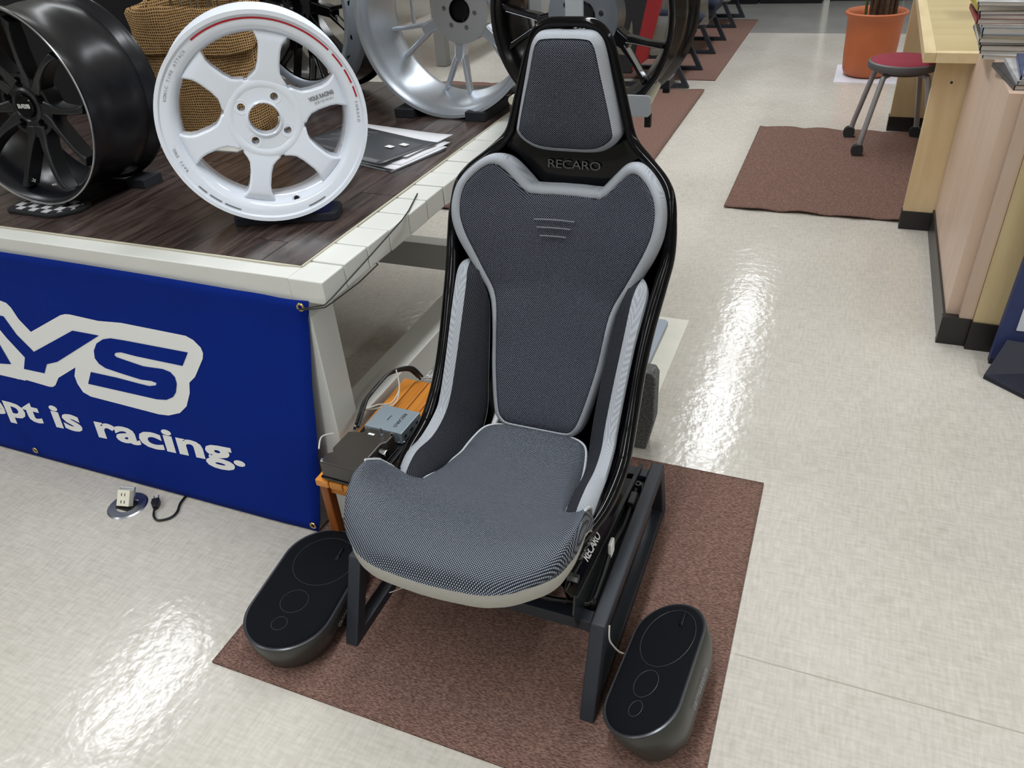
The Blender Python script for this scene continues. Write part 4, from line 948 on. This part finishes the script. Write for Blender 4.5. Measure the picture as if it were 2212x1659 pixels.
sk = MB(); sk.grid([sack_ring(.0, .150), sack_ring(.006, .162), sack_ring(.05, .166), sack_ring(.11, .160), sack_ring(.16, .170), sack_ring(.21, .162), sack_ring(.26, .168, .004), sack_ring(.30, .160), sack_ring(.375, .160, .005)], True)
sk.f.append(tuple(range(72))); sk.build('bag', M_bur, sack, ang=80)
sk = MB(); sk.grid([sack_ring(.272, .170, .008), sack_ring(.270, .186, .008), sack_ring(.30, .190, .006), sack_ring(.345, .184, .006), sack_ring(.385, .190, .006), sack_ring(.398, .182, .006), sack_ring(.392, .168, .006), sack_ring(.34, .158)], True)
sk.build('cuff', M_bur, sack, ang=80)
MB().lathe([(1e-4, .34), (.15, .335)], 32, 2, (-1.89, 2.04, TZ)).build('soil', mat('soil', (52, 40, 30), .95, bump=(60, 1, .01)), sack)
for k in range(9):
    a = k*2.4; rr = .03+.008*k; x, y = -1.86+rr*cos(a), 2.03+rr*sin(a); hgt = .42+.02*(k % 4)
    P_ = [(x, y, TZ+.33), (x+.01*cos(a), y, TZ+hgt), (x+.06*cos(a), y+.05*sin(a), TZ+hgt+.05)]
    st_ = MB().tube(catmull(P_, 5), .004, 6).build('stem', mat('stem', (120, 104, 78), .8), sack)
    lf = MB(); d = Vector((cos(a), sin(a), .35)).normalized(); sd = d.cross(Vector((0, 0, 1))).normalized(); p = Vector(P_[1]); rows = []
    for i in range(7):
        s_ = i/6; w_ = .014*sin(pi*min(1, s_*.95+.05)); c_ = p + d*.11*s_ - Vector((0, 0, 1))*.05*s_*s_
        rows.append([c_-sd*w_, c_-Vector((0, 0, .003)), c_+sd*w_])
    lf.grid(rows).build('leaf', mat('leaf_yellow', (206, 214, 40), .5) if k % 3 == 0 else mat('leaf_green', (96, 120, 52), .5), st_, solid=.0006)
MB().box((-2.09, 1.862, TZ+.001), (-1.715, 2.23, TZ+.004)).build('white_board', M_white, smooth=False)
tag(bpy.data.objects['white_board'], 'thin white board under the burlap sack', 'board')
# black draped partition behind the black wheel
pt = thing('black_cloth', 'black cloth draped over a box between the black wheel and the sack', 'cloth', (-2.32, 2.25, TZ+.003))
rows = []
for j in range(14):
    z = TZ+.004+.52*j/13; row = []
    for k in range(64):
        t = 2*pi*k/64; c_, s_ = cos(t), sin(t); rr = (.20+.004*sin(t*11+z*5))/(abs(c_)**4+abs(s_)**4)**.25
        row.append((-2.74+rr*c_*3.0, 2.24+rr*.5*s_, z))
    rows.append(row)
mb = MB().grid(rows, True); mb.f.append(tuple(13*64+k for k in range(64))); mb.build('drape', mat('black_fabric', (14, 14, 18), .9, bump=(30, .3)), pt, ang=80)

# ============================================================ WHEEL RACK behind the seat
rk = thing('wheel_rack', 'silver and cream steel wheel rack on a black column behind the seat', 'rack', (-.80, 2.55, 0))
RKZ = .884
MB().prism([(-.70, RKZ-.055), (-.481, RKZ-.055), (-.474, RKZ-.048), (-.474, RKZ-.007), (-.481, RKZ), (-.70, RKZ)], .006, 1, 2.050).build('end_plate', M_silverp, rk, bevel=.001, smooth=False)
cr = mat('cream_paint', (205, 200, 180), .4)
MB().tube([(-.492, 2.057, RKZ-.024), (-.532, 2.50, RKZ-.018)], .016, 14).build('roller', cr, rk)
MB().tube([(-.868, 2.057, RKZ-.028), (-.868, 2.50, RKZ-.028)], .012, 14).build('roller', cr, rk)
MB().box((-.56, 2.42, RKZ-.075), (-.505, 2.50, RKZ-.050)).build('side_arm', M_frame, rk, smooth=False)
MB().box((-.492, 2.062, RKZ-.085), (-.476, 2.078, RKZ-.052)).build('foot_stub', M_black, rk, smooth=False)
MB().box((-.535, 2.47, RKZ-.10), (-.515, 2.49, RKZ-.074)).build('foot_stub', M_black, rk, smooth=False)
MB().box((-.70, 2.10, 0), (-.64, 2.15, RKZ-.10)).build('column', M_frame, rk, smooth=False)
MB().box((-.84, 2.0, .004), (-.62, 2.40, .02)).build('base', M_frame, rk, smooth=False)
MB().box((-.86, 2.10, RKZ-.14), (-.60, 2.14, RKZ-.10)).build('cross_bar', M_frame, rk, smooth=False)
MB().box((-.855, 2.056, RKZ-.13), (-.835, 2.50, RKZ-.10)).build('side_arm', M_frame, rk, smooth=False)
ps = thing('steel_post', 'silver steel post in front of the black Y-spoke wheel hub', 'post', (-.655, 1.95, 0))
MB().box((-.678, 1.975, .02), (-.632, 1.983, 1.32)).build('upright', M_silverp, ps, bevel=.001, smooth=False)
MB().box((-.72, 1.94, .005), (-.59, 2.00, .02)).build('foot', M_silverp, ps, smooth=False)

# ============================================================ THINGS BEHIND THE SEAT ON THE FLOOR
tag(MB().box((-1.0, 1.74, .0), (-.398, 2.455, .003)).build('floor_mat', mat('cream_mat', (214, 211, 198), .4, var=(20, .03)), smooth=False), 'thin cream vinyl mat on the floor behind the seat', 'mat')
tag(MB().prism([(-.605, 1.86), (-.475, 1.86), (-.463, 1.872), (-.463, 2.398), (-.475, 2.41), (-.605, 2.41)], .014, 2, .005).build('base_plate', mat('blue_grey_steel', (150, 160, 172), .4, .3), bevel=.001, smooth=False), 'flat blue-grey steel plate on the cream mat behind the seat', 'plate')
tag(MB().prism([(-.62, .0), (-.372, .0), (-.352, .10), (-.352, .245), (-.362, .262), (-.62, .262)], .05, 1, 1.70).build('felt_block', mat('felt_grey', (104, 106, 104), .98, var=(160, .5), bump=(300, .5, .002)), bevel=.004), 'dark grey felt covered board behind the seat back', 'board')

# ============================================================ RIGHT: DESK, CABINET, PARTITION
M_maple = wood('maple', (214, 186, 142), (228, 204, 162), 'Z', 2.2, .4, 7)
M_mapleE = wood('maple_edge', (222, 198, 150), (234, 214, 172), 'Y', 2.2, .35, 7)
M_pink = wood('pale_beech', (206, 178, 158), (216, 192, 172), 'Z', 1.6, .45, 5)
M_skirt = mat('skirting_black', (34, 30, 30), .35)
dk = thing('service_desk', 'maple service desk with wide edge and black skirting on the right', 'desk', (.7, 4.2, 0))
MB().box((.293, 3.475, .078), (.418, 3.515, .688)).build('end_post', M_maple, dk, bevel=.0015, smooth=False)
MB().box((.289, 3.470, 0), (.422, 3.517, .078)).build('skirting', M_skirt, dk, bevel=.001, smooth=False)
MB().box((.235, 4.88, .078), (.42, 4.95, .688)).build('end_post', M_maple, dk, smooth=False)
MB().box((.231, 4.875, 0), (.42, 4.95, .078)).build('skirting', M_skirt, dk, smooth=False)
MB().box((.25, 3.40, .690), (1.25, 5.55, .722)).build('desk_top', wood('maple_top', (206, 184, 134), (218, 198, 150), 'X', 1.5, .3, 6), dk, smooth=False)
MB().box((.236, 3.388, .688), (.276, 5.56, .7235)).build('edge_strip', M_mapleE, dk, bevel=.001, smooth=False)
MB().box((.2765, 3.388, .688), (1.25, 3.428, .7235)).build('edge_strip', M_mapleE, dk, bevel=.001, smooth=False)
MB().box((.44, 3.60, .078), (.46, 4.86, .688)).build('modesty_panel', M_maple, dk, smooth=False)
MB().cyl((.357, 3.474, .60), .005, .004, 1, 12).build('screw_hole', M_black, dk)
MB().box((.60, 4.35, .722), (1.2, 5.2, .727)).build('glass_sheet', mat('desk_glass', (186, 190, 160), .06, trans=0, spec=.8), dk, smooth=False)
cabn = thing('side_cabinet', 'pale beech low cabinet with black skirting beside the desk', 'cabinet', (.7, 3.0, 0))
MB().prism([(2.565, .095), (3.468, .095), (3.468, .686), (3.384, .686), (3.384, .790), (2.565, .790)], .888, 0, .412).build('body', M_pink, cabn, smooth=False)
MB().box((.404, 2.557, 0), (1.3, 3.468, .095)).build('skirting', M_skirt, cabn, smooth=False)
prt = thing('partition', 'tall maple and beech partition panel with black skirting at right edge', 'partition', (.8, 2.5, 0))
MB().box((.448, 2.535, .098), (.487, 2.560, 1.75)).build('frame_stile', M_pink, prt, bevel=.001, smooth=False)
MB().box((.488, 2.520, .098), (1.4, 2.556, 1.75)).build('panel', wood('maple_panel', (212, 188, 140), (224, 204, 158), 'Z', 2.2, .4, 7), prt, smooth=False)
MB().box((.400, 2.530, 0), (.483, 2.556, .098)).build('skirting', M_skirt, prt, smooth=False)
MB().box((.4835, 2.512, 0), (1.4, 2.556, .098)).build('skirting', M_skirt, prt, smooth=False)
# magazines
PAL = [(225, 226, 230), (70, 84, 120), (196, 196, 198), (150, 60, 64), (60, 130, 196), (230, 228, 222), (58, 56, 60), (200, 180, 90)]
NM = ['white', 'navy', 'pale grey', 'dark red', 'bright blue', 'cream', 'charcoal', 'mustard']
M_pages = mat('page_edges', (196, 192, 186), .8, bump=(400, .3), var=(120, .12, (1, 1, 30)))
def magazine(x, y, z, th, rz, ci, label, group, w_=.21, l_=.285):
    t = thing('magazine', label, 'magazine', (x, y, z), rz, group); M = W[t.name]
    MB().box((0.004, 0.002, .0006), (w_, l_-.002, th-.0006)).xf(M).build('pages', M_pages, t, smooth=False)
    cv = mat('cover_%d' % ci, PAL[ci], .3, var=(16, .35)); c = MB()
    c.box((0, 0, 0), (w_, l_, .0006)); c.box((0, 0, th-.0006), (w_, l_, th)); c.box((-.0008, 0, 0), (.0008, l_, th))
    c.xf(M).build('cover', cv, t, smooth=False)
    return t
pos = ['bottom', 'second', 'third', 'fourth', 'fifth', 'sixth', 'seventh', 'eighth', 'ninth', 'tenth', 'eleventh', 'twelfth', 'top']
z = .7905
ths = [.012, .010, .016, .008, .012, .012, .020, .008, .014, .012, .010, .016, .010]
cis = [0, 0, 6, 1, 2, 7, 4, 0, 3, 3, 1, 7, 2]
for i, (th, ci) in enumerate(zip(ths, cis)):
    magazine(.375+random.uniform(-.008, .006)-(.004*i), 2.99+random.uniform(-.006, .006), z, th, radians(random.uniform(-4, 4)-2), ci,
             '%s-covered magazine, %s from the bottom of the tall stack' % (NM[ci], pos[i]) if i not in (0, 12) else '%s-covered magazine at the very %s of the tall stack' % (NM[ci], pos[i]), 'magazines in the tall stack on the cabinet')
    z += th+.0004
z = .7905
for i, (th, ci) in enumerate(zip([.012, .010, .012, .008], [6, 2, 1, 0])):
    magazine(.425+.006*i, 2.60+.01*i, z, th, radians(6-5*i), ci, '%s-covered magazine, %s of the low pile next to the partition' % (NM[ci], ['lowest', 'second', 'third', 'uppermost'][i]), 'magazines in the low pile by the partition')
    z += th+.0004
ph = thing('desk_phone', 'grey desk telephone on a stand on the maple desk', 'telephone', (.52, 4.15, .722))
M_ph = mat('phone_grey', (96, 104, 108), .4)
MB().prism([(4.08, .722), (4.20, .722), (4.20, .775), (4.16, .79)], .09, 0, .49).build('stand', M_ph, ph, bevel=.002, smooth=False)
MB().box((-.09, -.09, 0), (.09, .09, .018)).xf(Matrix.Translation((.53, 4.15, .790)) @ Matrix.Rotation(radians(14), 4, 'X')).build('body', M_ph, ph, bevel=.004)
MB().box((-.08, -.085, 0), (-.04, .085, .03)).xf(Matrix.Translation((.53, 4.15, .806)) @ Matrix.Rotation(radians(14), 4, 'X')).build('handset', mat('phone_dark', (60, 64, 68), .4), ph, bevel=.006)
tag(MB().box((.50, 4.95, .7275), (.80, 5.18, .80)).build('paper_tray', wood('tray_wood', (200, 165, 95), (216, 184, 116), 'X'), bevel=.002, smooth=False), 'light wooden tray at the back of the maple desk', 'tray')

# blue display at right edge
ds = thing('product_display', 'navy cardboard product display with a white card at the right edge', 'display', (.66, 2.42, 0))
MB().prism([(.548, .02), (1.0, .02), (1.0, .95), (.560, .95)], .03, 1, 2.440).build('back_board', mat('navy_card', (44, 54, 98), .6), ds, smooth=False)
MB().prism([(.548, 0), (1.0, 0), (1.0, .02), (.548, .02)], .03, 1, 2.440).build('foot', M_black, ds, smooth=False)
for t0 in ((.0, .012), ):
    MB().add([(.525, 2.345, .0), (1.0, 1.95, .0), (1.0, 2.38, .0), (.60, 2.43, .0), (.525, 2.345, .014), (1.0, 1.95, .014), (1.0, 2.38, .10), (.572, 2.42, .105)],
             [(0, 3, 2, 1), (4, 5, 6, 7), (0, 1, 5, 4), (1, 2, 6, 5), (2, 3, 7, 6), (3, 0, 4, 7)]).build('tray', mat('tray_navy', (16, 20, 38), .45), ds, bevel=.002, smooth=False)
MB().box((.590, 2.434, .13), (.86, 2.4395, .30)).build('price_card', mat('card_white', (208, 212, 222), .4), ds, bevel=.002, smooth=False)
for k in range(3): MB().box((.612, 2.4325, .238+.018*k), (.80, 2.4338, .248+.018*k)).build('print_line', mat('print_red', (188, 60, 84), .5), ds, smooth=False)
put(text_mesh('2', .055, .0005, 1.2, outline=.002), basis((.650, 2.375, .085), (1, -.55, 0), (0, .9, .5))).build('lettering', M_text_w, ds, smooth=False)

# ============================================================ STOOL, POT
stl = thing('rolling_stool', 'round stool with dark red seat and grey legs on four casters', 'stool', (.235, 4.585, 0))
cx0, cy0 = .235, 4.585
MB().lathe([(1e-4, .455), (.10, .4535), (.150, .447), (.160, .438)], 48, 2, (cx0, cy0, 0)).build('seat', mat('stool_red', (140, 42, 58), .85, bump=(300, .3)), stl)
MB().lathe([(.158, .442), (.167, .438), (.172, .424), (.168, .408), (.155, .402), (.13, .398), (.12, .385), (1e-4, .385)], 48, 2, (cx0, cy0, 0)).build('seat_rim', mat('rim_grey', (88, 86, 88), .5), stl)
M_tube = mat('tube_grey', (168, 168, 172), .35, .5)
for (dx, dy) in ((-.143, -.191), (-.195, .121), (.139, .181), (.185, -.13)):
    n_ = Vector((dx, dy, 0)).normalized()
    a = Vector((cx0, cy0, 0)); d1 = n_*.10; d2 = n_*.145; e = Vector((dx, dy, 0))
    lg = MB().tube(catmull([a+d1+Vector((0, 0, .388)), a+d2*.93+Vector((0, 0, .382)), a+d2*1.05+Vector((0, 0, .35)), a+e*.92+Vector((0, 0, .12)), a+e*.97+Vector((0, 0, .06))], 6), .0135, 12).build('leg', M_tube, stl)
    w0 = a+e
    cs = MB(); cs.cyl((w0.x-.004, w0.y-.019, .0345), .030, .014, 1, 24); cs.cyl((w0.x-.004, w0.y+.004, .0345), .030, .014, 1, 24)
    cs.box((w0.x-.010, w0.y-.004, .02), (w0.x+.008, w0.y+.006, .065)); cs.build('caster', mat('caster_black', (44, 46, 48), .5), lg)
pot = thing('potted_plant', 'tall terracotta pot with bare cane stems on a white sheet', 'plant', (.087, 6.17, 0))
MB().lathe([(1e-4, .006), (.125, .006), (.148, .018), (.160, .05), (.168, .14), (.172, .26), (.178, .375), (.194, .392), (.198, .408), (.190, .415), (.176, .41), (.160, .38), (.15, .33), (1e-4, .33)], 56, 2, (.087, 6.17, 0)).build('pot', mat('terracotta', (182, 98, 56), .6, var=(7, .08)), pot, ang=60)
for k in range(11):
    a = k*2.39; rr = .02+.009*k; x, y = .11+rr*cos(a), 6.17+rr*sin(a)*.8
    MB().tube(catmull([(x, y, .33), (x+.01*cos(k), y, .55), (x+.03*cos(k*1.7), y+.02, .85), (x+.05*cos(k*2.1), y+.03, 1.25)], 5), .009+.003*(k % 3), 8).build('cane', mat('cane_brown', (74, 56, 40), .8, var=(30, .4)) if k % 3 else mat('cane_green', (70, 92, 40), .7), pot)
tag(MB().box((-.11, 5.93, 0), (.45, 6.45, .004)).build('white_sheet', mat('sheet_white', (222, 222, 232), .3), smooth=False), 'white plastic sheet on the floor under the terracotta pot', 'sheet')

# ============================================================ ROW OF COVERED SEATS (background)
M_nav = mat('navy_fabric', (24, 32, 52), .85, bump=(200, .3)); M_cov = mat('clear_cover', (170, 165, 150), .15, trans=0, alpha=.38, spec=.6)
ORD = ['nearest', 'second', 'third']
for i in range(3):
    y0 = 5.66+1.07*i
    t = thing('recliner_chair', '%s navy reclining car seat in the row, plastic draped, on black trapezoid stand' % ORD[i], 'seat', (-1.35, y0+.25, 0), 0, 'covered seats on stands')
    for yy in (y0, y0+.52):
        mb = hoop(0, -.16, .52, -.07, .40, .225, .032)
        mb.v = [Vector((-1.40+v.y*1.0-.16 + .0, yy+v.x, v.z)) for v in mb.v]; mb.build('side_frame', M_frame, t, bevel=.002, smooth=False)
    for x in (-1.16, -1.62): MB().box((x-.015, y0, .195), (x+.015, y0+.52, .225)).build('cross_bar', M_frame, t, smooth=False)
    mb = MB()
    rows = []
    for s_, zz, pz in ((.9, .24, 0), (1, .26, 0), (1.02, .32, 0), (1, .37, 0), (.85, .385, 0)):
        rows.append([(-1.36+.27*s_*max(-1, min(1, 1.25*cos(q))), y0+.26+.24*s_*max(-1, min(1, 1.25*sin(q))), zz+.03*max(0, cos(q))) for q in [2*pi*k/40 for k in range(40)]])
    mb.grid(rows, True, True); mb.build('seat_cushion', M_nav, t, ang=70)
    for yy in (y0+.03, y0+.49):
        MB().tube([(-1.60, yy, .36), (-1.35, yy, .385), (-1.10, yy, .375), (-1.07, yy, .35)], lambda q: .045, 14).build('side_bolster', M_nav, t)
    bk_ = MB(); rows = []
    for k in range(9):
        s_ = k/8; x = -1.60-.28*s_; z_ = .36+.72*s_; wd = .25-.07*max(0, s_-.6)/.4; rows.append([(x+.05, y0+.26-wd, z_), (x+.10, y0+.26-wd*.8, z_), (x+.07, y0+.26, z_), (x+.10, y0+.26+wd*.8, z_), (x+.05, y0+.26+wd, z_), (x-.05, y0+.26+wd*.9, z_-.03), (x-.05, y0+.26-wd*.9, z_-.03)])
    bk_.grid(rows, True, True).build('backrest', M_nav, t, ang=70)
    MB().lathe([(.065, -.012), (.078, -.006), (.078, .006), (.065, .012)], 24, 1, (-1.55, y0-.01, .36)).build('recliner_cover', mat('charcoal_plastic', (38, 44, 56), .5), t)
    if i == 0:
        MB().prism([(-1.60, .10), (-1.44, .10), (-1.345, .50), (-1.30, 1.0), (-1.78, 1.0), (-1.72, .5)], .05, 1, y0-.06).build('side_panel', mat('charcoal_cloth', (40, 40, 44), .9), t, bevel=.01)
        MB().prism([(-1.44, .115), (-1.33, .20), (-1.245, .57), (-1.20, 1.0), (-1.29, 1.0), (-1.345, .57)], .05, 1, y0-.064).build('red_stripe', mat('red_cloth', (150, 40, 44), .9), t, bevel=.004)
    cv = MB(); rows = []
    for k in range(15):
        s_ = k/14; row = []
        for j in range(21):
            q = j/20; x = -1.92+.80*q; zt = 1.05-.80*(q**.8) if q < .5 else .47-.05*(q-.5)
            fold = .014*sin(q*48+s_*4)+.010*sin(q*21)
            row.append((x+fold*.5, y0-.045+fold-.02*s_, max(.23, zt+.02-(zt-.18)*s_*.9)))
        rows.append(row)
    cv.grid(rows).build('plastic_cover', M_cov, t, ang=80)
# red visitor chair + grey table behind silver wheel
vc = thing('visitor_chair', 'maroon visitor chair with grey frame seen through the silver wheel', 'chair', (-4.55, 8.1, 0))
M_mar = mat('maroon_cloth', (112, 24, 38), .85)
MB().box((-5.15, 7.9, .42), (-4.35, 8.45, .50)).build('seat', M_mar, vc, bevel=.02)
MB().box((-5.15, 8.42, .50), (-4.35, 8.52, 1.0)).build('backrest', M_mar, vc, bevel=.02)
for x in (-5.12, -4.38):
    MB().tube(catmull([(x, 8.4, .0), (x, 8.42, .4), (x, 8.1, .66), (x, 7.9, .66), (x, 7.85, .5), (x, 7.85, 0)], 6), .02, 8).build('side_frame', M_silverp, vc)
gt = thing('meeting_table', 'grey legged meeting table behind the silver wheel', 'table', (-3.6, 6.6, 0))
M_gt = mat('grey_steel', (132, 132, 130), .5)
MB().box((-4.6, 6.0, .68), (-3.1, 7.4, .71)).build('table_top', mat('table_white', (205, 203, 196), .4), gt, smooth=False)
for x in (-4.5, -3.24):
    for y in (6.1, 7.3): MB().box((x, y, .0055), (x+.09, y+.09, .68)).build('leg', M_gt, gt, smooth=False)
# navy storage cabinets at the far end
M_nc = mat('navy_cabinet', (30, 38, 62), .3)
for i, (x0, x1, y0) in enumerate(((-2.9, -1.72, 9.03), (-1.70, -1.02, 9.03), (-1.0, -.40, 9.06), (-.33, .35, 9.2), (.37, 1.2, 9.22))):
    t = thing('storage_cabinet', 'navy storage cabinet, %s of the row at the far end' % ['leftmost', 'second from left', 'middle one', 'second from right', 'rightmost'][i], 'cabinet', ((x0+x1)/2, y0+.25, 0), 0, 'navy cabinets at the far end')
    MB().box((x0, y0+.02, .03), (x1, y0+.5, .95)).build('body', M_nc, t, bevel=.004, smooth=False)
    MB().box((x0+.01, y0, .05), (x1-.01, y0+.02, .90)).build('door', M_nc, t, bevel=.003, smooth=False)
    MB().box((x0, y0+.03, 0), (x1, y0+.5, .03)).build('plinth', M_black, t, smooth=False)
